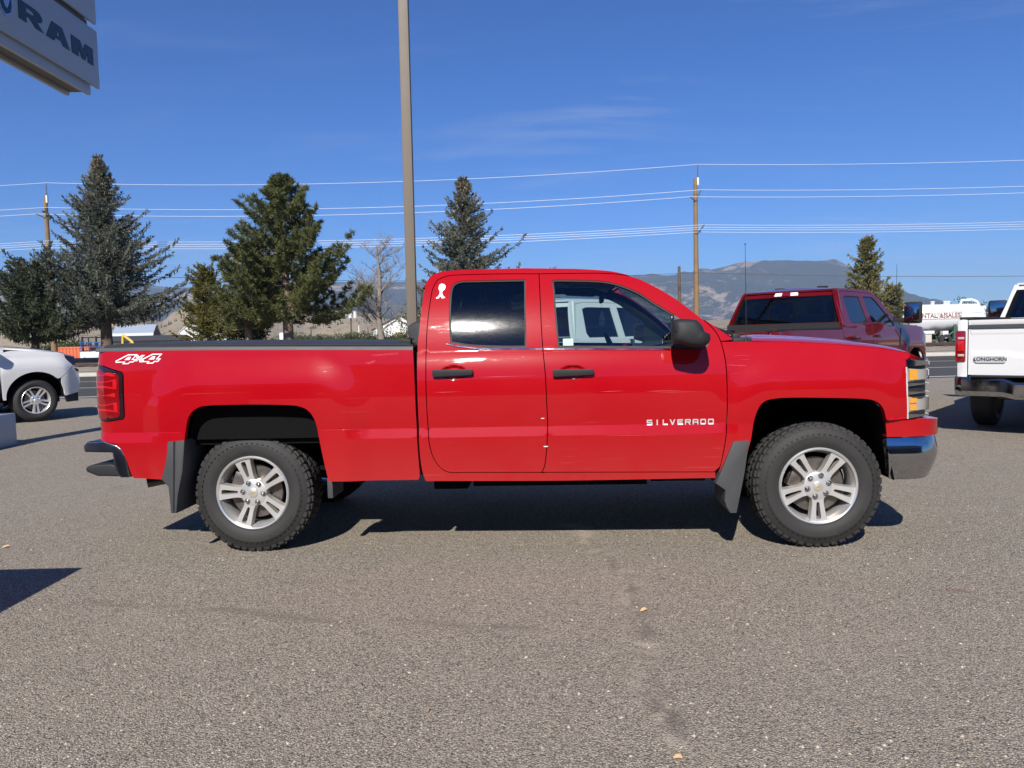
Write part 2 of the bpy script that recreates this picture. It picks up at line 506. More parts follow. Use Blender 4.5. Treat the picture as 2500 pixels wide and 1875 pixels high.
# ------------------------------------------------------------------ wheels
def arc_text(body, size, radius, mid_deg, y, depth, flip=False):
    """raised lettering bent round the sidewall (wheel plane is xz, outside is -y)"""
    me = text_mesh(body, size, depth / 2, 1.25)
    def fn(c):
        a = radians(mid_deg) - c.x / radius if not flip else radians(mid_deg) + c.x / radius
        r = radius + (c.y if not flip else -c.y)
        return Vector((r * cos(a), y - c.z, r * sin(a)))
    return map_mesh(me, fn)
_wheel_cache = {}
def make_wheel(parent, x, y, z, R, width, rim_r, rot=0.0, side=-1, detail=True, style='split', steer=0.0):
    """wheel > tyre, spoke x5, hub, lug_nut x6, centre_cap, emblem, brake_disc ; outside face looks along -y"""
    key = (R, width, rim_r, detail, style)
    W2 = width / 2
    if key not in _wheel_cache:
        c = {}
        nseg = 72 if detail else 40
        # rim barrel
        b = MB(); q = rim_r
        b.lathe([(q * 1.03, W2 - 0.01), (q * 1.0, W2 - 0.035), (q * 0.90, W2 * 0.2), (q * 0.87, -W2 * 0.35), (q * 0.93, -W2 + 0.035),
                 (q * 0.955, -W2 + 0.022), (q * 0.965, -W2 + 0.006), (q * 1.0, -W2 - 0.001), (q * 1.035, -W2 + 0.008), (q * 1.03, -W2 + 0.03)], nseg)
        c['rim'] = (b.mesh('wheel', sharp=35), ALU if style != 'steel' else ALUPAINT)
        # tyre carcass
        b = MB(); s = R - q
        prof = [(q * 1.01, -W2 + 0.028), (q + 0.012, -W2 + 0.004), (q + 0.030, -W2 - 0.006), (q + s * .33, -W2 - 0.012), (q + s * .52, -W2 - 0.010),
                (q + s * .55, -W2 - 0.006), (q + s * .72, -W2 + 0.004), (q + s * .86, -W2 + 0.020), (q + s * .935, -W2 + 0.040), (R - 0.009, -W2 + 0.064)]
        prof = prof + [(R - 0.006, 0)] + [(r, -h) for r, h in reversed(prof)]
        b.lathe(prof, nseg)
        if detail:
            nb = 46; rnd = random.Random(5)
            def block(a0, a1, h0, h1, r0, r1, sk=0.0):
                # wedge block on the tread between angles a0..a1 and offsets h0..h1
                vs_ = []
                for r in (r0, r1):
                    k = 0.0 if r == r0 else 0.10
                    for h, o_ in ((h0, -sk), (h1, sk)):
                        for a in (a0 + (a1 - a0) * k + o_, a1 - (a1 - a0) * k + o_):
                            hh = h + (0.004 if h == h0 else -0.004) * (1 if k else 0)
                            vs_.append((r * cos(a), hh, r * sin(a)))
                b.add(vs_, [(0, 1, 3, 2), (4, 6, 7, 5), (0, 4, 5, 1), (2, 3, 7, 6), (0, 2, 6, 4), (1, 5, 7, 3)])
            st = 2 * pi / nb
            for i in range(nb):
                a = i * st
                for sgn in (-1, 1):
                    # shoulder lug rolling over on to the sidewall
                    ex = 0.014 if i % 2 else 0.0
                    h_out = sgn * (W2 - 0.030)
                    lo, hi = sorted((h_out, sgn * (W2 - 0.085)))
                    block(a + st * .04, a + st * .90, lo, hi, R - 0.030, R - .001, 0.012 * sgn)
                    lo, hi = sorted((sgn * (W2 - 0.010), sgn * (W2 - 0.045)))
                    block(a + st * .06, a + st * (.76 if i % 2 else .86), lo, hi, q + s * (.80 - ex), R - 0.014, 0.0)
                    lo, hi = sorted((sgn * (W2 - 0.092), sgn * 0.034))
                    block(a + st * .30, a + st * 1.06, lo, hi, R - 0.016, R - 0.001, -0.02 * sgn)
                block(a + st * .55, a + st * 1.35, -0.026, 0.026, R - 0.016, R, 0.018)
            # rim-guard ring and small sidewall ribs
            for k in range(60):
                a = k * 2 * pi / 60
                block(a, a + 0.05, -W2 - 0.0125, -W2 + 0.01, q + s * .575, q + s * .60)
        c['tyre'] = (b.mesh('tyre', sharp=32), RUBBER)
        if detail:
            c['letters'] = [(arc_text('HANKOOK', 0.036, q + s * .40, a0, -W2 - 0.0118, 0.003), RUBBER) for a0 in (-50,)] + \
                           [(arc_text('DYNAPRO AT2', 0.030, q + s * .40, a0, -W2 - 0.0118, 0.003), RUBBER) for a0 in (112,)]
        # spokes
        yf = -W2 + 0.020
        def polar(u, v, d):
            bend = 0.016 * sm(0.10, 0.23, u * 0.245 / q) - 0.010
            return (u, yf - bend * 0.6 + d, v)
        k = q / 0.245
        if style == 'split':
            outl = [(.062, -.038), (.085, -.0385), (.108, -.036), (.135, -.0385), (.205, -.0495), (.236, -.0575), (.2385, -.03), (.239, 0), (.2385, .03), (.236, .0575), (.205, .0495), (.135, .0385), (.108, .036), (.085, .0385), (.062, .038)]
            slot = [(.110, -.006), (.118, -.0095), (.204, -.0165), (.217, -.014), (.220, 0), (.217, .014), (.204, .0165), (.118, .0095), (.110, .006), (.107, 0)]
        elif style == 'split2':
            outl = [(.062, -.036), (.085, -.040), (.118, -.042), (.205, -.052), (.236, -.056), (.239, 0), (.236, .056), (.205, .052), (.118, .042), (.085, .040), (.062, .036)]
            slot = [(.098, -.006), (.112, -.013), (.205, -.020), (.226, -.019), (.228, 0), (.226, .019), (.205, .020), (.112, .013), (.098, .006)]
        else:
            outl = [(.062, -.030), (.118, -.028), (.205, -.034), (.236, -.040), (.239, 0), (.236, .040), (.205, .034), (.118, .028), (.062, .030)]
            slot = [(.15, -.004), (.19, -.005), (.19, .005), (.15, .004)]
        outl = [(a * k, v * k) for a, v in outl]; slot = [(a * k, v * k) for a, v in slot]
        fo = panel('spoke', lambda u, v: polar(u, v, 0.0), curve_poly(outl, 0.012, 50), None, None, (0, -1, 0), 0.02, 0.012, 0.0, holes=[curve_poly(slot, 0.008, 60)])
        face = fo.data; bpy.data.objects.remove(fo, do_unlink=True)
        # pocketed sides: painted walls sloping back from the machined face
        b = MB()
        for poly, sg, flare in ((ccw(curve_poly(outl, 0.012, 50)), 1, -0.007), (ccw(curve_poly(slot, 0.008, 60)), -1, 0.005)):
            big = inset(poly, flare)
            n_ = len(poly)
            vs_ = [polar(u, v, 0.0) for u, v in poly] + [polar(u, v, 0.005) for u, v in inset(poly, flare * .35)] + [polar(u, v, 0.042) for u, v in big]
            for l in (0, 1):
                b.add(vs_, [(l * n_ + i, l * n_ + (i + 1) % n_, (l + 1) * n_ + (i + 1) % n_, (l + 1) * n_ + i) for i in range(n_)], True)
        c['spoke'] = (face, ALU); c['side'] = (b.mesh('spoke_side', recalc=False, sharp=35), ALUPAINT)
        b = MB(); hr = 0.092 * k
        b.lathe([(0.0, yf - 0.002), (hr * .82, yf - 0.001), (hr * .97, yf + 0.004), (hr, yf + 0.012), (hr, yf + 0.06)], 40)
        c['hub'] = (b.mesh('hub', sharp=35), ALU)
        b = MB(); b.lathe([(0, -0.012), (0.006, -0.0115), (0.0095, -0.008), (0.0108, 0.0), (0.0135, 0.002), (0.0135, 0.012)], 14)
        c['lug'] = (b.mesh('lug_nut'), CHROME)
        b = MB(); b.lathe([(0.018, 0.0), (0.0175, -0.0025), (0.0135, 0.003)], 20); c['lugseat'] = (b.mesh('lug_pocket'), STEEL)
        b = MB(); b.lathe([(0, -0.009), (0.026, -0.008), (0.033, -0.004), (0.0345, 0.003)], 32); c['cap'] = (b.mesh('centre_cap'), ALU)
        bw = [(-.019, -.003), (-.007, -.003), (-.0085, -.0075), (.0065, -.0075), (.008, -.003), (.019, -.003), (.021, .003), (.009, .003), (.0105, .0075), (-.0065, .0075), (-.008, .003), (-.021, .003)]
        b = MB(); b.prism(bw, -0.0108, -0.006, lambda a, v, d: (a, d, v)); c['emblem'] = (b.mesh('emblem'), GOLD)
        b = MB(); b.lathe([(0.05, 0.0), (q * .74, 0.0), (q * .74, 0.028), (0.05, 0.028)], 40)
        b.box(-q * .72, -q * .40, -0.025, 0.06, -0.07, 0.08, bev=0.012)
        c['brake'] = (b.mesh('brake_disc', sharp=35), STEEL)
        b = MB(); b.lathe([(q * .86, W2 * 0.1), (q * .5, W2 * .25), (0.0, W2 * .3)], 28); c['back'] = (b.mesh('wheel_back'), DARK)
        _wheel_cache[key] = c
    c = _wheel_cache[key]
    w = link('wheel', c['rim'][0], c['rim'][1], parent)
    w.location = (x, y, z)
    w.rotation_euler = (0, 0, (pi if side > 0 else 0) + steer)
    def sub(name, key_, loc=(0, 0, 0), ry=0.0):
        me, m = c[key_]
        o = link(name, me, m, w); o.location = loc; o.rotation_euler = (0, ry, 0); return o
    t = sub('tyre', 'tyre', ry=rot)
    if detail:
        for me, m in c['letters']: o = link('sidewall_lettering', me, m, w); o.rotation_euler = (0, rot * 0, 0)
    for i in range(5):
        a = -(rot + i * 2 * pi / 5)
        sub('spoke', 'spoke', ry=a); sub('spoke_side', 'side', ry=a)
    sub('hub', 'hub')
    k = rim_r / 0.245; yf = -W2 + 0.020
    for i in range(6):
        a = rot + i * pi / 3 + 0.35
        p = (0.070 * k * cos(a), yf - 0.003, 0.070 * k * sin(a))
        if detail: sub('lug_pocket', 'lugseat', p)
        sub('lug_nut', 'lug', p)
    sub('centre_cap', 'cap', (0, yf, 0))
    if detail: sub('emblem', 'emblem', (0, yf, 0), ry=-(0.2 if rot < 1 else 0.9))
    sub('brake_disc', 'brake', (0, -W2 + 0.085, 0), ry=0.4); sub('wheel_back', 'back')
    return w
# ------------------------------------------------------------------ ground, road, verge
def asphalt_mat():
    n = N('weathered_chip_seal'); o = n.obj()
    big = n.noise(0.35, 5, 0.6, o); mid = n.noise(2.2, 5, 0.65, o)
    v1 = n.new('ShaderNodeTexVoronoi', Scale=125.0, Randomness=1.0); n.put(v1.inputs['Vector'], o)
    v2 = n.new('ShaderNodeTexVoronoi', Scale=260.0, Randomness=1.0); n.put(v2.inputs['Vector'], o)
    s1 = n.new('ShaderNodeSeparateXYZ'); n.put(s1.inputs[0], v1.outputs['Color'])
    s2 = n.new('ShaderNodeSeparateXYZ'); n.put(s2.inputs[0], v2.outputs['Color'])
    c1 = n.ramp(s1.outputs[0], [(0.0, (0.078, 0.070, 0.063)), (.14, (0.195, 0.174, 0.146)), (.50, (0.438, 0.378, 0.297)), (.88, (0.556, 0.483, 0.382)), (.985, (0.624, 0.551, 0.448)), (1.0, (0.780, 0.711, 0.604))])
    c2 = n.ramp(s2.outputs[1], [(0.0, (0.126, 0.113, 0.097)), (.5, (0.385, 0.333, 0.264)), (1.0, (0.527, 0.459, 0.369))])
    c = n.mix(n.ramp(s1.outputs[1], [(.45, 0.0), (.55, 1.0)]), c1, c2)
    # darker binder between the stones, with the shadows there painted in
    e = n.ramp(v1.outputs['Distance'], [(.30, 1.0), (.70, 0.55)])
    c = n.mix(1.0, c, e, 'MULTIPLY')
    c = n.mix(n.ramp(big, [(.30, 0.0), (.72, .35)]), c, (0.341, 0.295, 0.235))
    c = n.mix(n.ramp(mid, [(.55, 0.0), (.85, .22)]), c, (0.516, 0.450, 0.361))
    # worn joint with fine dark repair and blown sand, wandering towards the camera
    sp = n.new('ShaderNodeSeparateXYZ'); n.put(sp.inputs[0], o)
    wob = n.noise(1.1, 3, .6, o)
    pth = [(5.6, .40), (5.0, .51), (4.46, .58), (4.02, .62), (3.61, .60), (3.24, .55), (2.93, .52), (2.67, .55), (2.3, .56)]
    yy = n.math('DIVIDE', n.math('SUBTRACT', sp.outputs[1], 2.0), 4.0)
    cx_ = n.math('ADD', n.ramp(yy, [((q - 2.0) / 4.0, v) for q, v in reversed(pth)]), n.math('MULTIPLY', n.math('SUBTRACT', n.noise(6.0, 4, .65, o), .5), .14))
    d = n.math('ABSOLUTE', n.math('SUBTRACT', sp.outputs[0], cx_))
    lim = n.math('MULTIPLY', n.math('LESS_THAN', sp.outputs[1], 5.6), n.math('GREATER_THAN', sp.outputs[1], 1.2))
    brk = n.ramp(n.noise(3.2, 3, .6, o), [(.38, 0.0), (.62, 1.0)])
    line = n.math('MULTIPLY', n.math('MULTIPLY', n.ramp(d, [(.012, 1.0), (.075, 0.0)]), lim), brk)
    c = n.mix(n.math('MULTIPLY', line, .8), c, (0.166, 0.142, 0.117))
    snd = n.math('MULTIPLY', n.math('MULTIPLY', n.ramp(d, [(.03, 1.0), (.13, 0.0)]), lim), n.ramp(n.noise(2.1, 5, .7, o, .6), [(.50, 0.0), (.60, 1.0)]))
    c = n.mix(n.math('MULTIPLY', snd, .85), c, (0.458, 0.394, 0.307))
    # a second faint dark seam running across
    d2 = n.math('ABSOLUTE', n.math('SUBTRACT', sp.outputs[1], n.math('ADD', n.math('SUBTRACT', 3.56, n.math('MULTIPLY', sp.outputs[0], .235)), n.math('MULTIPLY', n.math('SUBTRACT', wob, .5), .35))))
    seam = n.math('MULTIPLY', n.ramp(d2, [(.01, 1.0), (.07, 0.0)]), n.math('MULTIPLY', n.math('LESS_THAN', sp.outputs[0], .15), n.ramp(n.noise(1.7, 3, .6, o), [(.42, 0.0), (.6, 1.0)])))
    c = n.mix(n.math('MULTIPLY', seam, .7), c, (0.186, 0.161, 0.131))
    oil = n.noise(1.15, 2, .5, o, .3)
    c = n.mix(n.math('MULTIPLY', n.ramp(oil, [(.66, 0.0), (.74, 1.0)]), .22), c, (0.155, 0.137, 0.117))
    # rust-brown drip
    vd = n.new('ShaderNodeVectorMath', operation='DISTANCE'); n.put(vd.inputs[0], n.scalevec((1, 2.2, 1), o)); vd.inputs[1].default_value = (2.30, 3.95 * 2.2, 0)
    c = n.mix(n.math('MULTIPLY', n.ramp(n.math('ADD', vd.outputs['Value'], n.math('MULTIPLY', n.noise(22, 4, .7, o), .12)), [(.09, 1.0), (.17, 0.0)]), .45), c, (0.234, 0.117, 0.073))
    n.set(Base_Color=c, Roughness=.92)
    n.b.inputs['Specular IOR Level'].default_value = .25
    h = n.math('ADD', n.math('MULTIPLY', n.math('MULTIPLY', v1.outputs['Distance'], -1.0), n.ramp(s1.outputs[2], [(0, .3), (1, 1.0)])), n.math('MULTIPLY', v2.outputs['Distance'], -.35))
    n.bump(h, 1.0, .009)
    return n.m
def dirt_mat(name, a, b, c_, sc=1.0):
    n = N(name); o = n.obj()
    f = n.noise(.25 * sc, 6, .65, o); g = n.noise(5 * sc, 5, .7, o); w = n.noise(40, 3, .7, o)
    cc = n.mix(n.ramp(f, [(.35, 0.0), (.65, 1.0)]), a, b)
    cc = n.mix(n.ramp(g, [(.5, 0.0), (.72, .8)]), cc, c_)
    cc = n.mix(n.ramp(w, [(.3, 0.0), (.8, .35)]), cc, tuple(x * .55 for x in a))
    n.set(Base_Color=cc, Roughness=.95); n.b.inputs['Specular IOR Level'].default_value = .15
    n.bump(w, .5, .02); return n.m
def sheet(name, x0, x1, y0, y1, z, mat, parent=None):
    b = MB(); b.add([(x0, y0, z), (x1, y0, z), (x1, y1, z), (x0, y1, z)], [(0, 1, 2, 3)])
    return b.build(name, mat, parent, recalc=False)
GRASS = dirt_mat('dry_grass_ground', (.31, .245, .155), (.25, .205, .125), (.17, .155, .085), .12)
GRAVEL = dirt_mat('gravel_verge', (.30, .262, .215), (.22, .19, .155), (.145, .125, .10), 2.0)
ROADM = dirt_mat('road_asphalt', (.078, .077, .077), (.062, .062, .064), (.098, .095, .092), .6)
CONC = simple('concrete', (.47, .43, .365), .9, var=.22, scale=3.0, bump=.3, bscale=40)
LINEW = simple('road_line_white', (.62, .62, .59), .8, var=.25, scale=4)
LINEY = simple('road_line_yellow', (.46, .37, .22), .8, var=.3, scale=4)
b = MB(); b.add([(14000 * cos(2 * pi * i / 64), 14000 * sin(2 * pi * i / 64), -.10) for i in range(64)], [tuple(range(64))])
struct(b.build('ground', GRASS, recalc=False))
struct(sheet('parking_lot', -70, 70, -45, 20.45, 0.0, asphalt_mat()))
road = struct(sheet('road', -260, 260, 20.40, 34.75, .004, ROADM))
for y0, y1, m, nm in ((20.70, 20.88, LINEW, 'edge_line'), (25.20, 25.34, LINEW, 'lane_line'), (29.45, 29.58, LINEY, 'centre_line'), (29.80, 29.92, LINEY, 'centre_line')):
    sheet(nm, -255, 255, y0, y1, .009, m, road)
b = MB(); b.box(-258, 258, 34.70, 34.92, -.05, .15, bev=.03); kerb = struct(b.build('kerb', CONC))
b = MB()
for i in range(-40, 41): b.box(i * 3.0 - .008, i * 3.0 + .008, 34.695, 34.915, .1, .1525)
b.build('kerb_joint', simple('dark_joint', (.12, .11, .10), .9), kerb)
struct(sheet('sidewalk', -258, 258, 34.90, 36.2, .138, CONC))
struct(sheet('verge', -260, 260, 36.2, 120, .08, GRAVEL))
# sloping railway ballast with two rails
b = MB(); b.add([(-258, 39.0, .09), (258, 39.0, .09), (258, 39.9, .30), (-258, 39.9, .30), (258, 42.3, .30), (-258, 42.3, .30), (258, 43.2, .09), (-258, 43.2, .09)], [(0, 1, 2, 3), (3, 2, 4, 5), (5, 4, 6, 7)])
ball = struct(b.build('ballast', GRAVEL, recalc=False))
RAILM = simple('rusty_rail', (.10, .065, .048), .6, metal=.5)
TIEM = simple('tarred_timber', (.055, .045, .038), .9, var=.3)
tr = thing('railway_track', 'rusty railway rails on dark ties beyond the road', 'railway track', (0, 41.1, .30))
for y in (-.72, .72):
    b = MB(); b.box(-200, 200, y - .035, y + .035, .11, .17); b.box(-200, 200, y - .012, y + .012, .05, .12); b.box(-200, 200, y - .06, y + .06, .045, .06); b.build('rail', RAILM, tr)
me = MB().box(-.11, .11, -1.25, 1.25, -.10, .05).mesh('tie')
for i in range(-60, 61):
    if 18 < i * .75 < 60 or -40 < i * .75 < -10: o = link('tie', me, TIEM, tr); o.location = (i * .75 if abs(i) < 60 else 0, 0, 0)
# loose chips of stone on the lot
rnd = random.Random(11)
b = MB()
for i in range(1500):
    y = 2.2 + 7.5 * rnd.random() ** 1.7; x = (rnd.random() * 2 - 1) * y * .72
    r = rnd.choice((.0022, .003, .004, .0055)) * (.7 + .6 * rnd.random()); a = rnd.random() * 6.3
    pts = [(x + r * 1.4 * cos(a + k * 1.257) * (.7 + .5 * rnd.random()), y + r * 1.4 * sin(a + k * 1.257) * (.7 + .5 * rnd.random()), -.001) for k in range(5)]
    b.add(pts + [(x, y, r * .9)], [(k, (k + 1) % 5, 5) for k in range(5)])
o = b.build('stone_chips', simple('pale_stone', (.44, .385, .31), .85, var=.5, scale=90), sharp=10); o['kind'] = 'stuff'
# a few dry leaves and twigs
LEAF = simple('dry_leaf', (.50, .34, .18), .8, var=.25, scale=80)
def leaf(px, py, L, rz, label):
    b = MB(); w = L * .32
    b.add([(-L/2, 0, .004), (-L*.2, w*.5, .016), (L*.2, w*.45, .020), (L/2, 0, .008), (L*.2, -w*.45, .012), (-L*.2, -w*.5, .006), (0, 0, .004)], [(0, 1, 6), (1, 2, 6), (2, 3, 6), (3, 4, 6), (4, 5, 6), (5, 0, 6)])
    o = b.build('fallen_leaf', LEAF, recalc=False); o.location = (px, py, 0); o.rotation_euler = (0, 0, rz)
    tag(o, label, 'leaf', 'dry leaves on the lot')
leaf(.63, 3.76, .045, .3, 'curled tan leaf lying at the head of the sand patch')
leaf(-3.55, 5.28, .055, .5, 'orange leaf on the asphalt beside the dark shadow')
leaf(-.34, 2.78, .022, 1.2, 'small pale leaf on open asphalt beyond the long faint seam')
leaf(.51, 2.42, .035, -.5, 'pale leaf sliver on the coarse near asphalt')

# ------------------------------------------------------------------ hills
FAR = [(-75, 3.2), (-50, 3.4), (-33.3, 3.64), (-31.2, 3.74), (-26.5, 3.84), (-22.8, 3.63), (-20.4, 3.72), (-16.1, 3.9), (-11.5, 4.1), (-8.8, 4.1), (-6.8, 3.98), (-1.3, 3.94), (4.7, 3.96), (9.6, 3.89), (12.0, 3.86), (12.85, 3.77), (14.06, 4.13), (15.0, 4.15), (16.5, 4.42), (17.5, 4.4), (19.15, 4.29), (20, 4.33), (21.15, 4.35), (22.84, 4.26), (23.3, 3.93), (24.4, 3.32), (25.9, 2.51), (27, 2.08), (27.7, 1.81), (28.5, 1.43), (29.9, .87), (31.5, .43), (34, .23), (60, .3), (75, .3)]
NEAR = [(-75, 2.0), (-45, 2.1), (-33.4, 2.0), (-30.2, 1.8), (-28.8, 1.5), (-26.6, 2.36), (-25.9, 2.08), (-24.4, 1.4), (-23.4, 1.92), (-22.3, 2.6), (-20, 2.3), (-17.8, 2.1), (-16, 2.05), (-13.9, 2.16), (-11.6, 1.98), (-9.5, 1.55), (-6.9, 1.2), (-1.4, .77), (9.4, .5), (16, .7), (22, .8), (28.5, .39), (33.7, .1), (75, .1)]
def hill_mat(name, tan_, forest, patch, scale, lo, hi):
    n = N(name); o = n.obj()
    f = n.noise(scale, 7, .62, n.scalevec((1, 1, 2.2), o), .5); g = n.noise(scale * 9, 4, .7, o); k = n.noise(scale * 40, 3, .8, o)
    c = n.mix(n.ramp(g, [(.3, 0.0), (.7, 1.0)]), tan_, tuple(x * .78 for x in tan_))
    m = n.ramp(n.math('ADD', f, n.math('MULTIPLY', n.math('SUBTRACT', g, .5), .42)), [(lo, 0.0), (hi, 1.0)])
    fc = n.mix(n.ramp(k, [(.35, 0.0), (.65, 1.0)]), forest, patch)
    n.set(Base_Color=n.mix(m, c, fc), Roughness=1.0); n.b.inputs['Specular IOR Level'].default_value = 0.05
    n.bump(n.math('ADD', g, k), .6, 12.0)
    return n.m
def ridge(name, tab, dist, depth, mat, seed, rough, n_az=340, n_r=26, base=-2.0):
    """terrain strip: rises to the skyline table at 'dist', falls away behind; gullies cut by noise"""
    ta = [a for a, e in tab]; te = [e for a, e in tab]
    vs_ = []; fs = []
    for i in range(n_az + 1):
        az = -72 + 144 * i / n_az
        el = lerp_tab(az, ta, te)
        for j in range(n_r + 1):
            t = j / n_r
            r = dist - depth + depth * 1.35 * t
            u = t * 1.35
            hh = dist * math.tan(radians(el)) + CAM_H
            prof = sm(0, 1, u) ** 1.15 if u <= 1 else 1 - .9 * (u - 1) ** 1.2
            x, y = r * sin(radians(az)), r * cos(radians(az))
            p = Vector((x, y, seed * 100.0)) / depth
            g = noise.ridged_multi_fractal(p * 2.2, 1.0, 2.1, 5, 1.0, 2.0) - .9
            g2 = noise.fractal(p * 9.0, 1.0, 2.0, 4)
            side = 4 * min(u, 1) * (1 - min(u, 1)) if u < 1 else .15
            z = base + max(0.0, hh - base) * prof + (g * rough * side + g2 * rough * .26 * (side + .04)) * min(1.0, hh / 120.0)
            vs_.append((x, y, z))
    m = n_r + 1
    fs = [(i * m + j, (i + 1) * m + j, (i + 1) * m + j + 1, i * m + j + 1) for i in range(n_az) for j in range(n_r)]
    b = MB(); b.add(vs_, fs, True)
    return struct(b.build(name, mat, recalc=False, sharp=180)), vs_, m
FARM = hill_mat('forested_mountain', (.33, .25, .19), (.022, .030, .030), (.050, .056, .050), .0013, .385, .45)
NEARM = hill_mat('grassy_foothill', (.36, .285, .185), (.040, .048, .036), (.085, .080, .055), .0034, .53, .60)
ridge('mountain', FAR, 6400, 2600, FARM, 3, 130, 520, 34)
nh, nv, nm_ = ridge('foothill', NEAR, 2300, 1100, NEARM, 7, 60, 420, 30)
# conifers standing in bands on the foothills
rnd = random.Random(4); b = MB()
for i in range(30000):
    q = nv[rnd.randrange(len(nv))]; az = math.degrees(atan2(q[0], q[1]))
    if not -36 < az < 2: continue
    v = noise.fractal(Vector((q[0], q[1], 0)) * .0028, 1.0, 2.0, 3)
    r_ = sqrt(q[0] ** 2 + q[1] ** 2)
    if v < .16 and not 1600 < r_ < 1760: continue
    if az > -22.5 and not 1580 < r_ < 1780: continue
    x = q[0] + rnd.uniform(-14, 14); y = q[1] + rnd.uniform(-14, 14); h = rnd.uniform(5, 11); w = h * .20; z = q[2] - 3
    b.add([(x + w * cos(k * 2.094 + i), y + w * sin(k * 2.094 + i), z + 1) for k in range(3)] + [(x, y, z + h)], [(0, 1, 3), (1, 2, 3), (2, 0, 3)])
o = b.build('forest', simple('distant_conifer', (.036, .045, .033), .95, var=.35, scale=.05), recalc=False, sharp=10); o['kind'] = 'stuff'

# ------------------------------------------------------------------ vegetation
def leaf_mat(name, a, b_, sss=.25):
    n = N(name); o = n.obj()
    f = n.noise(1.3, 4, .6, o); g = n.noise(9.0, 3, .6, o)
    c = n.mix(n.ramp(n.math('ADD', n.math('MULTIPLY', f, .6), n.math('MULTIPLY', g, .4)), [(.35, 0.0), (.65, 1.0)]), a, b_)
    n.t.nodes.remove(n.b)
    d = n.new('ShaderNodeBsdfDiffuse'); n.put(d.inputs[0], c)
    t = n.new('ShaderNodeBsdfTranslucent'); n.put(t.inputs[0], c)
    m = n.new('ShaderNodeMixShader'); m.inputs[0].default_value = sss
    n.t.links.new(d.outputs[0], m.inputs[1]); n.t.links.new(t.outputs[0], m.inputs[2]); n.t.links.new(m.outputs[0], n.o.inputs[0])
    return n.m
BARK = simple('conifer_bark', (.115, .085, .062), .95, var=.4, scale=5, bump=.8, bscale=14)
BARKP = simple('pine_bark', (.20, .145, .098), .95, var=.4, scale=5, bump=.8, bscale=12)
DEADW = simple('bare_wood', (.21, .18, .155), .95, var=.4, scale=4, bump=.6, bscale=14)
SPR = leaf_mat('blue_spruce_needles', (.125, .138, .105), (.255, .268, .212))
SPR2 = leaf_mat('dark_spruce_needles', (.070, .085, .050), (.140, .160, .095))
CONE = leaf_mat('spruce_cones', (.21, .145, .09), (.33, .245, .165), .05)
PINE = leaf_mat('pine_needles', (.070, .082, .030), (.165, .178, .070))
OLIVE = leaf_mat('yellow_green_needles', (.150, .140, .035), (.26, .235, .075))
CEDAR = leaf_mat('cedar_green', (.055, .085, .030), (.115, .150, .055))
ARBO = leaf_mat('tan_tipped_cedar', (.150, .150, .055), (.30, .270, .125))
BUSH = leaf_mat('bush_leaves', (.060, .080, .032), (.130, .150, .070))

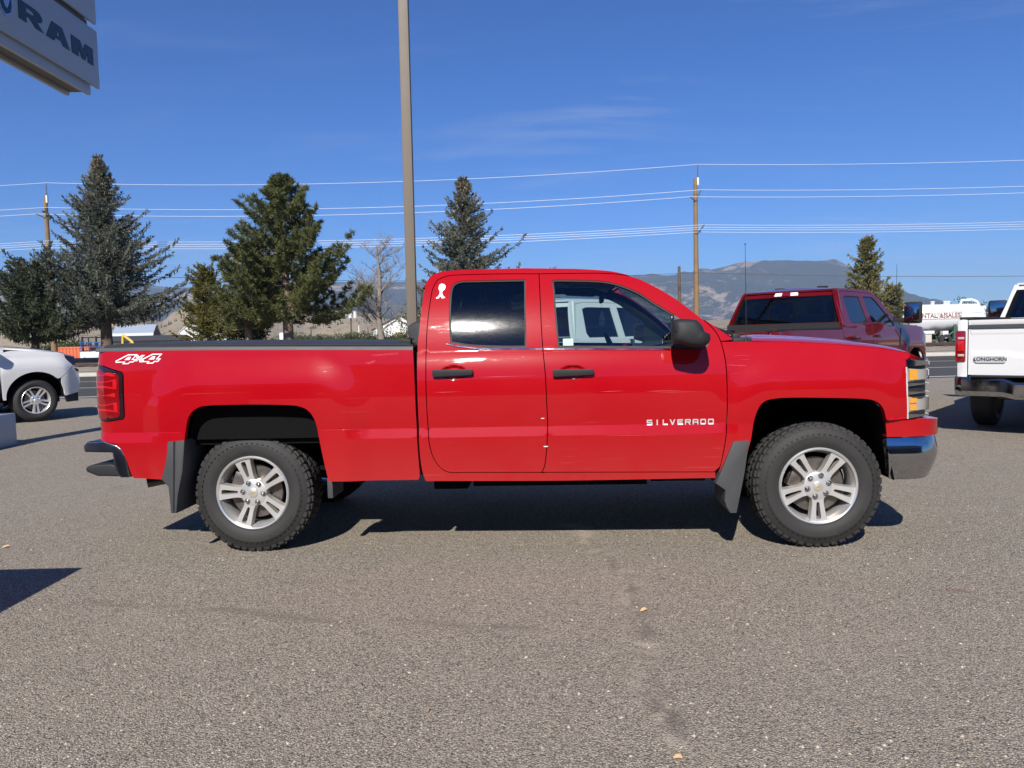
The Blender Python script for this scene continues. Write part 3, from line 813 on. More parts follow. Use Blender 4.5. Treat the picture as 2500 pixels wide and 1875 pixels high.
def blade(b, p, d, L, w, rnd, k=2):
    """k crossed slim diamonds along d"""
    d = d.normalized(); s = d.cross(Vector((rnd.gauss(0, 1), rnd.gauss(0, 1), rnd.gauss(0, 1)))).normalized()
    for i in range(k):
        e = p + d * L; m = p + d * (L * .45)
        b.add([p, m + s * w, e, m - s * w], [(0, 1, 2, 3)])
        s = d.cross(s)
def spruce(name, loc, H, R, base, seed, label, needles, cones=True, lean=(0, 0), power=.85, dens=1.0, droop=.20, gaps=0.0, group='trees beyond the road', hang=.5, trunk_r=None, knee=1.0):
    rnd = random.Random(seed)
    t = thing(name, label, 'tree', loc, 0, group)
    tr_ = MB(); lb = MB(); cr = MB(); cn = MB()
    r0 = trunk_r or H * .026
    pts = [(lean[0] * (z / H) ** 1.5 * H + .05 * sin(z * 1.3 + seed), lean[1] * z, z) for z in [H * i / 14 for i in range(15)]]
    tr_.tube([(pts[0][0], pts[0][1], -.15)] + pts, [r0 * 1.25] + [max(.012, r0 * (1 - i / 14.3)) for i in range(15)], 9)
    z = base
    while z < H - .15:
        u = (z - base) / (H - base)
        env = min(1.0, ((1 - u) / knee) ** power) * (.72 + .28 * sin(min(1.0, u * 5 + .35) * pi / 2))
        nb = max(4, int((7 - 3 * u) * dens))
        a0 = rnd.random() * 6.28
        for i in range(nb):
            if rnd.random() < gaps: continue
            az = a0 + i * 6.283 / nb + rnd.gauss(0, .25)
            L = R * env * (rnd.uniform(.42, 1.0) + (.28 if rnd.random() < .14 else 0)) * (1 + .16 * sin(az * 2 + seed)) + .12
            org = Vector((lean[0] * (z / H) ** 1.5 * H, lean[1] * z, z + rnd.uniform(-.15, .15)))
            out = Vector((cos(az), sin(az), 0)); path = []
            up0 = (.45 * u + .06) + rnd.gauss(0, .09)
            m = max(3, int(L / .28))
            for k in range(m + 1):
                q = k / m
                path.append(org + out * (L * q) + Vector((0, 0, L * (up0 * q - droop * (1 - u) * q * (1.2 - q) * 1.6 + .16 * q ** 3))) + Vector((rnd.gauss(0, .03), rnd.gauss(0, .03), rnd.gauss(0, .02))))
            lb.tube(path, [max(.006, .035 * (1 - k / (m + .5)) * (L / R + .3)) for k in range(m + 1)], 4, cap=False)
            for k in range(m):
                for rep in range(4):
                    q = (k + rnd.random()) / m
                    if q < .16 and u < .8: continue
                    p = path[k].lerp(path[k + 1], rnd.random()); dirn = (path[k + 1] - path[k]).normalized()
                    for sd in (-1, 1):
                        side = dirn.cross(Vector((0, 0, 1))) * sd
                        tl = (.20 + .42 * (1 - q)) * min(1.0, L / 1.4 + .25) * rnd.uniform(.6, 1.25)
                        td = (dirn * rnd.uniform(.5, 1.1) + side * rnd.uniform(.45, 1.0) + Vector((0, 0, rnd.uniform(-.55, .30)))).normalized()
                        ns = max(2, int(tl / .085))
                        for s_ in range(ns):
                            pp = p + td * (tl * s_ / ns)
                            dd = td + Vector((rnd.gauss(0, .35), rnd.gauss(0, .35), rnd.gauss(0, .30)))
                            blade(cr, pp, dd, rnd.uniform(.12, .21), rnd.uniform(.020, .032), rnd)
                        if rnd.random() < hang * .5:   # hanging sprays under the limb
                            blade(cr, p, Vector((rnd.gauss(0, .2), rnd.gauss(0, .2), -1)), rnd.uniform(.15, .42) * (1 - u * .6), .045, rnd)
                if cones and rnd.random() < .06 + .62 * sm(.55, .95, u):
                    p = path[k + 1] if k + 1 < len(path) else path[-1]
                    for c_ in range(3 + int(3 * u)):
                        blade(cn, p + Vector((rnd.gauss(0, .10), rnd.gauss(0, .10), rnd.gauss(0, .06))), Vector((rnd.gauss(0, .3), rnd.gauss(0, .3), -1)), .13, .030, rnd)
            # upright tip
            for s_ in range(5): blade(cr, path[-1], (path[-1] - path[-2]).normalized() + Vector((rnd.gauss(0, .35), rnd.gauss(0, .35), .35 + rnd.gauss(0, .3))), rnd.uniform(.14, .26), .03, rnd)
        z += (.36 - .14 * u) / dens
    for k in range(14): blade(cr, Vector(pts[-1]) + Vector((0, 0, -.06 * k)), Vector((rnd.gauss(0, .5), rnd.gauss(0, .5), 1)), .25, .03, rnd)
    tr_.build('trunk', BARK, t); lb.build('branches', BARK, t, recalc=False)
    cr.build('crown', needles, t, recalc=False, sharp=None)
    if cones and cn.v: cn.build('cones', CONE, t, recalc=False, sharp=None)
    return t
def pine(name, loc, H, R, base, seed, label, needles, bark, group='trees beyond the road', tuft=.26, dens=1.0, power=.62):
    rnd = random.Random(seed); t = thing(name, label, 'tree', loc, 0, group)
    tr_ = MB(); lb = MB(); cr = MB(); r0 = H * .033
    tr_.tube([(.03 * sin(i), .02 * cos(i * 1.7), -.15 + (H - .2) * i / 12) for i in range(13)], [r0 * (1.15 if i == 0 else 1) * (1 - .07 * i) for i in range(13)], 10)
    z = base
    while z < H - .2:
        u = (z - base) / (H - base)
        env = (1 - u) ** power * (.80 + .20 * sin(min(1, u * 4 + .3) * pi / 2)) * (1 + .10 * sin(z * 2.3 + seed))
        nb = int(7 - 2 * u); a0 = rnd.random() * 6.28
        for i in range(nb):
            az = a0 + i * 6.283 / nb + rnd.gauss(0, .3); L = R * env * rnd.uniform(.66, 1.12) + .15
            out = Vector((cos(az), sin(az), 0)); m = max(4, int(L / .3)); path = []
            rise = .18 + .5 * u + rnd.gauss(0, .1)
            for k in range(m + 1):
                q = k / m
                path.append(Vector((0, 0, z)) + out * (L * q) + Vector((rnd.gauss(0, .05), rnd.gauss(0, .05), L * (rise * q * .6 - .16 * (1 - u) * sin(q * 3.1) + .22 * q * q))))
            lb.tube(path, [max(.010, .05 * (1 - k / (m + .6))) for k in range(m + 1)], 4, cap=False)
            spots = []
            for k in range(1, m + 1):
                q = k / m
                if q < .30: continue
                for rep in range(int(3.4 * dens)):
                    p = path[k - 1].lerp(path[k], rnd.random()); tw = (.16 + .50 * (1.05 - q)) * min(1, L / 1.6 + .2)
                    d = (out * rnd.uniform(.2, 1) + Vector((rnd.gauss(0, .8), rnd.gauss(0, .8), rnd.uniform(-.25, .9)))).normalized()
                    e = p + d * tw; spots.append((e, d)); lb.tube([p, e], .008, 3, cap=False)
                    spots.append((p.lerp(e, .5), d))
            spots.append((path[-1], out + Vector((0, 0, .8))))
            for p, d in spots:
                d = (d * .7 + Vector((0, 0, .5))).normalized()
                for s_ in range(13):
                    v = (d + Vector((rnd.gauss(0, .62), rnd.gauss(0, .62), rnd.gauss(0, .62)))).normalized()
                    blade(cr, p - d * rnd.uniform(0, .12), v, tuft * rnd.uniform(.6, 1.05), .020, rnd, 1)
        z += .36
    for k in range(60): blade(cr, Vector((rnd.gauss(0, .12), rnd.gauss(0, .12), H - .15 - rnd.random() * .5)), Vector((rnd.gauss(0, .5), rnd.gauss(0, .5), 1)), .28, .02, rnd, 1)
    tr_.build('trunk', bark, t); lb.build('branches', bark, t, recalc=False); cr.build('crown', needles, t, recalc=False, sharp=None)
    return t
def bare_tree(name, loc, H, seed, label, mat, spread=.42, group='trees beyond the road', depth=5, twiggy=3):
    rnd = random.Random(seed); t = thing(name, label, 'tree', loc, 0, group); tr_ = MB(); lb = MB()
    def grow(mb, p, d, L, r, lv):
        k = 4; path = [p]; dd = d.copy()
        for i in range(k):
            dd = (dd + Vector((rnd.gauss(0, .16), rnd.gauss(0, .16), rnd.gauss(.04, .10)))).normalized(); path.append(path[-1] + dd * (L / k))
        mb.tube(path, [max(.006, r * (1 - .55 * i / k)) for i in range(k + 1)], 6 if lv > 3 else 4, cap=False)
        if lv <= 0: return
        for i in range(1, k + 1):
            for j in range(twiggy if lv < 4 else 2):
                if rnd.random() < .25: continue
                a = rnd.random() * 6.28
                nd = (dd * .55 + Vector((cos(a), sin(a), rnd.uniform(-.1, .6))) * rnd.uniform(.6, 1.1)).normalized()
                grow(lb, path[i], nd, L * rnd.uniform(.35, .62), r * .42 * (1 - .1 * i), lv - 1)
    path = [Vector((.06 * sin(i * 1.2), .05 * cos(i), -.15 + H * i / 9)) for i in range(10)]
    tr_.tube(path, [H * .030 * (1.15 - .10 * i) for i in range(10)], 9)
    for i in range(3, 10):
        for j in range(3):
            a = rnd.random() * 6.28
            grow(lb, path[i] - Vector((0, 0, rnd.random() * .5)), Vector((cos(a), sin(a), .35 + rnd.random() * .5)).normalized(), H * spread * (1.1 - i / 12) * rnd.uniform(.6, 1.1), H * .012 * (1.2 - i / 12), depth - 3)
    tr_.build('trunk', mat, t); lb.build('branches', mat, t, recalc=False)
    return t
def bush(name, loc, sx, sy, sz, seed, label, mat, n=2600, group='bushes along the far yard', L=.14):
    rnd = random.Random(seed); t = thing(name, label, 'bush', loc, 0, group); b = MB(); st = MB()
    blobs = [(Vector((rnd.uniform(-.7, .7) * sx, rnd.uniform(-.7, .7) * sy, rnd.uniform(.25, .75) * sz)), rnd.uniform(.30, .55)) for i in range(16)]
    for i in range(n):
        c, r = rnd.choice(blobs); d = Vector((rnd.gauss(0, 1), rnd.gauss(0, 1), rnd.gauss(.2, 1))).normalized()
        p = c + Vector((d.x * r * sx, d.y * r * sy, d.z * r * sz * .8)) * (rnd.random() ** .35)
        if p.z < .02: p.z = .02 + rnd.random() * .2
        blade(b, p, d + Vector((rnd.gauss(0, .5), rnd.gauss(0, .5), .4)), L * rnd.uniform(.7, 1.5), L * .3, rnd)
    for i in range(7):
        a = rnd.random() * 6.28; st.tube([(0, 0, -.1), (cos(a) * sx * .2, sin(a) * sy * .2, sz * .35), (cos(a) * sx * .5, sin(a) * sy * .5, sz * .75)], [.035, .025, .01], 5)
    st.build('stem', BARK, t); b.build('foliage', mat, t, recalc=False, sharp=None)
    return t
GZ = .08
spruce('spruce_tree', (-23.0, 44, GZ), 11.9, 4.5, 2.75, 21, 'tall wide blue-grey spruce with cones near its pointed top', SPR, power=1.28, dens=1.55, droop=.16, trunk_r=.36, knee=.86, gaps=.12)
spruce('spruce_tree', (-26.6, 43.2, GZ), 5.9, 3.6, 1.95, 9, 'low dark green spruce standing against the side of the tall blue-grey spruce', SPR2, cones=False, power=.42, dens=1.5, droop=.16, trunk_r=.26)
spruce('spruce_tree', (-2.5, 44, GZ), 10.2, 4.0, 1.3, 33, 'narrow blue-grey spruce with brown cone clusters behind the red truck cab', SPR, power=1.05, dens=1.45, droop=.12, trunk_r=.25, gaps=.12)
spruce('conifer_tree', (-18.05, 46, GZ), 5.9, 2.1, 1.5, 5, 'small thin yellow-green conifer between the big spruce and the pine', OLIVE, cones=False, power=.70, dens=1.35, droop=.14, gaps=.08, hang=.3)
pine('pine_tree', (-12.7, 44, GZ), 10.6, 4.5, 2.7, 8, 'broad dark green pine with bare brown trunk', PINE, BARKP, dens=1.7, power=.82, tuft=.30)
pine('pine_tree', (-15.4, 45.2, GZ), 7.0, 2.3, 2.2, 18, 'shorter pine crown leaning into the broad dark green pine', PINE, BARKP, dens=.9)
bare_tree('bare_tree', (-7.6, 45, GZ), 6.8, 12, 'leafless grey tree with broken top beside the lamp pole', DEADW, .40)
spruce('cedar_tree', (21.7, 47, GZ), 6.75, 1.65, .7, 41, 'tan-tipped green cedar rising behind the dark red pickup', ARBO, cones=False, power=.72, dens=1.5, droop=.10, hang=1.3, gaps=.32)
spruce('cedar_tree', (23.6, 47.6, GZ), 3.9, 1.0, .6, 43, 'short tan-tipped cedar beside the taller cedar', ARBO, cones=False, power=.55, dens=1.2, droop=.05)
bush('cedar_bush', (-16.5, 48, GZ), 1.5, 1.2, 3.9, 3, 'dense dark green cedar bush in front of the white a-frame house', CEDAR, 5200, L=.13)
bare_tree('twiggy_tree', (2.7, 50, GZ), 5.8, 31, 'thin twiggy treetop just above the red truck roof', DEADW, .22)
bush('shrub', (-5.7, 47, GZ), 1.4, .9, 3.5, 15, 'brownish ochre shrub beside the lamp pole', OLIVE, 2200, L=.12)
rnd = random.Random(77)
for i, x in enumerate([-36.5, -33.2, -31.5, -28.7, -26.2, -24.4, -22.0, -19.6, -17.0, -15.2, -12.9]):
    bush('hedge_bush', (x, 118 + rnd.uniform(-2, 2), -.1), 1.9, 1.1, 2.1 + rnd.uniform(-.3, .7), 50 + i, 'low grey-green bush in the row behind the yard', BUSH, 900, 'hedge bushes behind the yard', .22)
for i, (x, h) in enumerate(((41.5, 3.0), (44.5, 3.6), (47.5, 3.2))):
    bush('roadside_bush', (x, 75, -.1), 2.2, 1.4, h, 80 + i, 'grey-green bush to the side of the white tank', BUSH, 1500, 'bushes beside the white tank', .18)
for i, x in enumerate((17.5, 20.0, 22.5)):
    bush('far_bush', (x, 100, -.1), 2.0, 1.2, 2.4, 90 + i, 'olive bush below the mountain between the two red trucks', BUSH, 900, 'bushes below the mountain', .2)
bush('yard_bush', (-41.0, 70, -.1), 2.6, 1.6, 2.2, 66, 'rounded green bush behind the white car hood', BUSH, 2000, L=.2)
# ------------------------------------------------------------------ the red pickup in front
def herm(z, z0, w0, s0, z1, w1, s1):
    h = z1 - z0; t = (z - z0) / h
    return (2*t**3 - 3*t*t + 1) * w0 + (t**3 - 2*t*t + t) * h * s0 + (-2*t**3 + 3*t*t) * w1 + (t**3 - t*t) * h * s1
def flare(x, z, cx, hw, top, amp, r=0.25, f0=-0.06, f1=0.15):
    qx = max(abs(x - cx) - (hw - r), 0.0); qz = max(z - (top - r), 0.0)
    d = sqrt(qx * qx + qz * qz) - r
    return 1 - sm(f0, f1, d), amp * (1 - sm(f0, f1, d))
def hero_w(x, z, kind):
    m1, b1 = flare(x, z, -1.745, 0.62, 1.16, 0.034)
    m2, b2 = flare(x, z, 1.775, 0.50, 1.10, 0.028)
    m = max(m1, m2)
    if z < 0.821:
        if z < 0.757: wc = 0.972 + 0.020 * sm(0.40, 0.95, z) + 0.006 * (z - 0.53) / 0.227
        else: wc = 0.972 + (0.972 + 0.020 * sm(0.40, 0.95, 0.757) + 0.006 - 0.972) * (0.821 - z) / 0.064
        ws = 0.972 + 0.002 * sm(0.5, 0.8, z)
        w = wc * (1 - m) + ws * m
    elif z < 1.02: w = herm(z, 0.821, 0.972, 0.11, 1.02, 0.984, 0.0)
    elif kind in ('cab', 'frame'):
        w = herm(z, 1.02, 0.984, 0.0, 1.30, 0.922, -0.48) if z < 1.30 else herm(z, 1.30, 0.922, -0.25, 1.83, 0.702, -0.60)
    elif kind == 'bed': w = herm(z, 1.02, 0.984, 0.0, 1.37, 0.944, -0.26)
    else: w = herm(z, 1.02, 0.984, 0.0, 1.34, 0.905, -0.62)
    w += b1 + b2
    w -= 0.035 * sm(1.95, 2.36, x) + 0.015 * sm(-2.45, -2.75, x)
    if kind in ('cab', 'frame'): w -= 0.010 * sm(0.9, 1.3, x) * sm(1.3, 1.5, z)
    if kind == 'fender': w -= 0.0
    if kind == 'frame': w -= 0.0
    return w
def cup(x, z, cx, cz):
    e = ((x - cx) / 0.085) ** 2 + ((z - cz) / 0.042) ** 2
    return 0.020 * (1 - sm(0.35, 1.05, e))
REAR_C = -2.715
def hero_F(s, kind, cups=()):
    def F(u, z):
        if u < REAR_C:
            w = hero_w(REAR_C, z, kind); th = min((REAR_C - u) / 0.11, pi / 2); ex = max(0.0, (REAR_C - u) - 0.11 * pi / 2)
            return (REAR_C - 0.11 * sin(th), s * (w - 0.11 + 0.11 * cos(th) - ex), z)
        w = hero_w(u, z, kind)
        for cx, cz in cups: w -= cup(u, z, cx, cz)
        return (u, s * w, z)
    return F
def front_F(s, xc, w0=0.945, off=0.0, tuck=0.0, a=0.25, bow=0.025):
    def F(u, z):
        t_ = tuck * max(0.0, 0.60 - z) ** 1.5 + (1.5 * max(0.0, z - .585) ** 2 if tuck else 0.0)
        if u <= xc: return (u, s * (w0 - off - t_), z)
        th = (u - xc) / a
        if th < pi / 2: return (xc + (a - off - t_) * sin(th), s * (w0 - a + (a - off - t_) * cos(th)), z)
        d = (u - xc) - a * pi / 2
        y = w0 - a - d
        return (xc + a - off - t_ + bow * (1 - (max(y, 0) / (w0 - a)) ** 2), s * y, z)
    return F

def letters_on(F, s, parent, name, mat, glyphs, x0, z0, height, width, gap, depth, slant=0.0, lift=0.0):
    """polygons of lettering (unit cells) laid on a body surface; glyph = list of polygons in 0..1 x 0..1"""
    n_ = len(glyphs); cw = (width - gap * (n_ - 1)) / n_
    for i, g in enumerate(glyphs):
        b = MB()
        for poly in g:
            p2 = [(x0 + i * (cw + gap) + a * cw + slant * c * height, z0 + c * height) for a, c in poly]
            p2 = ccw(p2); k = len(p2)
            top = []; bot = []
            for (u, z) in p2:
                q = Vector(F(u, z)); top.append(q + Vector((0, s * (depth + lift), 0))); bot.append(q - Vector((0, s * 0.002, 0)))
            b.add(top + bot, [tuple(range(k))] + [(j, j + k, (j + 1) % k + k, (j + 1) % k) for j in range(k)])
        b.build(name, mat, parent)
def R4(a, b, c, d): return [(a, b), (c, b), (c, d), (a, d)]
T_ = 0.26
GL = {  # wide squared capitals, made of strokes
 'S': [R4(0, .78, .96, 1), R4(0, .39, .16, .80), R4(0, .39, 1, .61), R4(.84, 0, 1, .41), R4(.04, 0, 1, .22)],
 'I': [R4(.40, 0, .60, 1)],
 'L': [R4(.12, 0, .30, 1), R4(.12, 0, 1, .22)],
 'V': [[(0, 1), (.22, 1), (.56, .22), (.50, 0), (.40, 0)], [(1, 1), (.80, 1), (.46, .22), (.50, 0), (.60, 0)]],
 'E': [R4(0, 0, .17, 1), R4(0, .78, 1, 1), R4(0, .39, .92, .61), R4(0, 0, 1, .22)],
 'R': [R4(0, 0, .17, 1), R4(0, .78, .94, 1), R4(.82, .40, 1, .94), R4(0, .38, .95, .58), [(.55, .40), (.76, .40), (1, 0), (.78, 0)]],
 'A': [R4(0, 0, .17, .88), [(0, .80), (.12, 1), (.90, 1), (1, .86), (1, .78), (0, .78)], R4(.83, 0, 1, .88), R4(0, .32, 1, .52)],
 'D': [R4(0, 0, .17, 1), R4(0, .78, .90, 1), R4(0, 0, .90, .22), [(.82, 0), (.92, .02), (1, .14), (1, .86), (.92, .98), (.82, 1)]],
 'O': [R4(0, .06, .17, .94), R4(.06, .78, .94, 1), R4(.06, 0, .94, .22), R4(.83, .06, 1, .94)],
}

truck = thing('pickup_truck', 'bright red four-door pickup truck with black bed cover, silver split-spoke wheels and mud flaps', 'pickup truck',
              (0.1476, 5.7749, 0.0), -0.05995)
T = truck
G = 0.0028
arch_r = [(-1.273, .488), (-1.301, .631), (-1.326, .786), (-1.34, .869), (-1.365, .925), (-1.4, .958), (-1.455, .977), (-1.558, .985), (-1.744, .991), (-1.979, .991), (-2.073, .984), (-2.121, .962), (-2.156, .925), (-2.177, .865), (-2.196, .772), (-2.210, .663), (-2.240, .514)]
arch_f = [(2.204, .754), (2.19, .825), (2.175, .878), (2.157, .909), (2.123, .936), (2.071, .951), (1.961, .959), (1.704, .968), (1.575, .969), (1.506, .964), (1.462, .953), (1.432, .927), (1.407, .875), (1.39, .803), (1.377, .715), (1.36, .655), (1.334, .508)]
tail_pts = [(-2.86, 1.262), (-2.753, 1.259), (-2.696, 1.239), (-2.615, 1.215), (-2.603, 1.196), (-2.605, .929), (-2.619, .910), (-2.745, .894), (-2.86, .892)]
rdoor = [(.089, 1.787), (-.182, 1.794), (-.44, 1.795), (-.52, 1.789), (-.575, 1.765), (-.602, 1.715), (-.614, 1.64), (-.623, 1.553), (-.631, 1.433), (-.634, 1.323), (-.632, 1.144), (-.631, .964), (-.627, .827), (-.620, .717), (-.600, .635), (-.558, .566), (-.504, .535), (-.40, .5325), (-.02, .5275), (.086, .526), (.105, .57), (.121, .697), (.128, .814), (.126, .95), (.121, 1.128), (.110, 1.271), (.102, 1.397), (.096, 1.581)]
fdoor = [(.089, 1.787), (.096, 1.581), (.102, 1.397), (.110, 1.271), (.121, 1.128), (.126, .95), (.128, .814), (.121, .697), (.105, .57), (.086, .526), (.20, .525), (1.06, .5155), (1.155, .514), (1.189, .546), (1.209, .637), (1.226, .75), (1.234, .929), (1.234, 1.158), (1.228, 1.237), (1.213, 1.322), (1.190, 1.378), (1.144, 1.435), (1.061, 1.509), (.951, 1.6), (.82, 1.687), (.714, 1.742), (.596, 1.769), (.458, 1.780)]
fwin = [(.171, 1.735), (.193, 1.744), (.456, 1.732), (.548, 1.718), (.638, 1.687), (.727, 1.643), (.814, 1.58), (.901, 1.522), (1.046, 1.424), (1.096, 1.391), (1.138, 1.340), (1.141, 1.305), (1.121, 1.282), (1.059, 1.276), (.884, 1.289), (.202, 1.309), (.188, 1.486), (.178, 1.672)]
rwin = [(-.486, 1.691), (-.473, 1.728), (-.445, 1.747), (-.408, 1.755), (.003, 1.751), (.004, 1.313), (-.18, 1.318), (-.363, 1.331), (-.479, 1.352), (-.491, 1.503), (-.49, 1.643)]
cab_out = [(-.655, .477), (-.674, .535), (-.686, .647), (-.689, .874), (-.690, 1.055), (-.692, 1.325), (-.684, 1.434), (-.671, 1.601), (-.657, 1.715), (-.640, 1.771), (-.606, 1.806), (-.55, 1.823), (-.465, 1.829), (-.006, 1.829), (.366, 1.813), (.551, 1.794), (.642, 1.771), (.723, 1.738), (.82, 1.677), (.932, 1.599), (1.06, 1.505), (1.162, 1.436), (1.285, 1.342), (1.285, 1.328), (1.213, 1.322), (1.228, 1.237), (1.234, 1.158), (1.234, .929), (1.226, .75), (1.209, .637), (1.189, .546), (1.165, .514), (1.165, .474), (.231, .469)]
doors_union = rdoor[:0] + [p for p in rdoor[1:20]] + fdoor[9:] + [(.089, 1.787)]
fend_top = [(1.213, 1.323), (1.371, 1.319), (1.639, 1.309), (1.895, 1.290), (2.147, 1.262), (2.30, 1.236), (2.36, 1.219)]
fx = [p[0] for p in fend_top] + [2.46, 2.54, 2.62]; fz = [p[1] for p in fend_top] + [1.178, 1.125, 1.02]

C_rd = curve_poly(rdoor, 0.03); C_fd = curve_poly(fdoor, 0.03); C_fw = curve_poly(fwin, 0.025); C_rw = curve_poly(rwin, 0.025)
C_du = curve_poly(doors_union, 0.03)
for s in (-1, 1):
    hint = (0, s, 0)
    Fb, Fc, Ff = hero_F(s, 'bed'), hero_F(s, 'cab'), hero_F(s, 'fender')
    # --- bed side
    bed = [(-2.86, 1.352), (-2.53, 1.352), (-2.049, 1.346), (-1.478, 1.334), (-1.008, 1.323), (-.709, 1.316), (-.704, 1.217), (-.700, 1.056), (-.699, .874), (-.692, .647), (-.689, .506), (-.700, .486), (-1.025, .486)] + arch_r + \
          [(-2.36, .514), (-2.57, .52), (-2.586, .544), (-2.611, .64), (-2.637, .705), (-2.662, .742), (-2.747, .762), (-2.86, .764)] + list(reversed(tail_pts))
    bs = panel('bed_side', Fb, inset(curve_poly(bed, 0.035), G), RED, T, hint, 0.05, 0.022, 0.035, rows=(.757, .821))
    bs['label'] = 'scuffed red bed side above the rear wheel'
    # rolled lower sill crease of the bed side
    # --- 4x4 decal
    four = [[(.0, .30), (.42, 1.0), (1.0, 1.0), (.86, .44), (1.02, .44), (.97, .22), (.80, .22), (.74, 0), (.50, 0), (.55, .22), (.0, .22)]]
    def decal(pts, mat, lift, nm):
        b = MB()
        for poly in pts:
            poly = ccw(poly) if s < 0 else ccw(poly)
            vo, eo, fo, *_ = delaunay_2d_cdt([Vector(q) for q in poly], [(i, (i + 1) % len(poly)) for i in range(len(poly))], [], 1, 1e-7)
            vs_ = [Vector(Fb(q.x, q.y)) + Vector((0, s * lift, 0)) for q in vo]
            b.add(vs_, [tuple(f) for f in fo])
        return b.build(nm, mat, bs)
    def fourpoly(x0, z0, w, h, gx, infl=0.0):
        base = [(x0 + (a + 0.28 * (c - .5)) * w * .86, z0 + c * h) for a, c in
                [(.0, .26), (.50, 1.0), (.96, 1.0), (.86, .42), (1.06, .42), (1.02, .20), (.83, .20), (.79, 0), (.53, 0), (.56, .20), (.02, .20)]]
        return inset(base, -infl) if infl >= 0 else inset(base, infl * -1)
    dx0, dz0 = (-2.645, 1.271)
    for gx in (0.0, 0.165):
        decal([fourpoly(dx0 + gx, dz0, .135, .052, 0, .0055)], WHITEDECAL, 0.0012, 'decal_outline')
        decal([fourpoly(dx0 + gx, dz0, .135, .052, 0, -.0012)], RED, 0.0020, 'decal_numeral')
        decal([[(dx0 + gx + .048, dz0 + .021), (dx0 + gx + .085, dz0 + .021), (dx0 + gx + .094, dz0 + .041), (dx0 + gx + .075, dz0 + .041)]], WHITEDECAL, 0.0026, 'decal_outline')
    xo = dx0 + .118; xx = [(.0, .0), (.26, .0), (.5, .36), (.66, .0), (.95, .0), (.70, .5), (1.0, 1.0), (.74, 1.0), (.52, .64), (.36, 1.0), (.08, 1.0), (.34, .5)]
    xp = [(xo + a * .066, dz0 + .014 + c * .034) for a, c in xx]
    decal([inset(xp, -.003)], WHITEDECAL, 0.0032, 'decal_outline'); decal([xp], GREYDECAL, 0.0040, 'decal_numeral')
    # --- tail light
    tl = panel('taillight', lambda u, z, s=s: tuple(Vector(Fb(u, z)) + Vector((0, s * .004, 0))), inset(curve_poly(tail_pts, 0.03, 30), 0.003), DARKLENS, T, hint, 0.03, 0.03, 0.05)
    def lens(pts, mat, lift, nm):
        return panel(nm, lambda u, z, s=s: tuple(Vector(Fb(u, z)) + (Vector((0, s * (.004 + lift), 0)) if u > -2.73 else Vector((-.004 - lift, s * .003, 0)))), pts, mat, tl, hint, 0.03, 0.02, 0.003)
    lens([(-2.855, 1.238), (-2.760, 1.236), (-2.645, 1.203), (-2.632, 1.186), (-2.633, .940), (-2.645, .924), (-2.745, .912), (-2.855, .909)], REDLENS, .004, 'red_lens')
    for z0, z1 in ((1.105, 1.172), (.955, 1.022)):
        lens([(-2.855, z1), (-2.645, z1), (-2.645, z0), (-2.855, z0)], REDLIT, .006, 'reflector')
        lens([(-2.855, z1 - .014), (-2.672, z1 - .014), (-2.672, z0 + .014), (-2.855, z0 + .014)], REDLENS, .0075, 'lamp_bulb_window')
    lens([(-2.80, 1.082), (-2.655, 1.082), (-2.655, 1.055), (-2.80, 1.055)], REDLIT, .006, 'reflector')
    lens([(-2.80, 1.222), (-2.70, 1.214), (-2.655, 1.198), (-2.655, 1.187), (-2.80, 1.187)], REDLIT, .006, 'reflector')
    # --- cab frame and doors
    cab = panel('cab_frame', hero_F(s, 'frame'), inset(curve_poly(cab_out, 0.03), G), RED, T, hint, 0.05, 0.024, 0.05, holes=[inset(C_du, -G)], rows=(.757, .821))
    rd = panel('rear_door', hero_F(s, 'cab', [(-.455, 1.168)]), inset(C_rd, G), RED, T, hint, 0.05, 0.022, 0.04, holes=[C_rw], rows=(.757, .821), dense=[(-.56, -.35, 1.11, 1.23, .009)])
    fd = panel('front_door', hero_F(s, 'cab', [(.292, 1.154)]), inset(C_fd, G), RED, T, hint, 0.05, 0.022, 0.04, holes=[C_fw], rows=(.757, .821), dense=[(.18, .40, 1.10, 1.22, .009)])
    inn = lambda d, Fc=Fc, s=s: (lambda u, z: tuple(Vector(Fc(u, z)) - Vector((0, s * d, 0))))
    for par, C, gm in ((rd, C_rw, TINT), (fd, C_fw, CLEAR)):
        panel('window_seal', inn(.006), inset(C, -.004), BLACKPLA, par, hint, 0.06, 0.04, 0.012, holes=[inset(C, .011)])
        o = panel('window_glass', inn(.014), inset(C, .001), gm, par, hint, 0.06, 0.04, 0.0)
    # frame upright between window glass and the mirror sail
    panel('mirror_sail', inn(.004), inset([(.935, 1.502), (1.046, 1.424), (1.096, 1.391), (1.138, 1.340), (1.141, 1.305), (1.121, 1.282), (1.059, 1.276), (.925, 1.288)], .003), GREYPLA, fd, hint, 0.05, 0.05, 0.02)
    # bright belt moulding
    def strip(path, wd, par):
        b = MB()
        for i in range(len(path) - 1):
            (xa, za), (xb, zb) = path[i], path[i + 1]
            k = 6
            for j in range(k):
                q = []
                for t in (j / k, (j + 1) / k):
                    u = xa + (xb - xa) * t; z = za + (zb - za) * t
                    for dz, lf in ((wd, .001), (wd * .55, .007), (-wd * .55, .007), (-wd, .001)):
                        q.append(Vector(Fc(u, z + dz)) + Vector((0, s * lf, 0)))
                b.add(q, [(i_, i_ + 1, i_ + 5, i_ + 4) for i_ in range(3)], True)
        b.build('belt_moulding', CHROME, par)
    strip([(-.505, 1.348), (-.455, 1.335), (-.317, 1.315), (-.15, 1.306), (.104, 1.301)], .0065, rd)
    strip([(.113, 1.301), (.50, 1.291), (.90, 1.281)], .0065, fd)
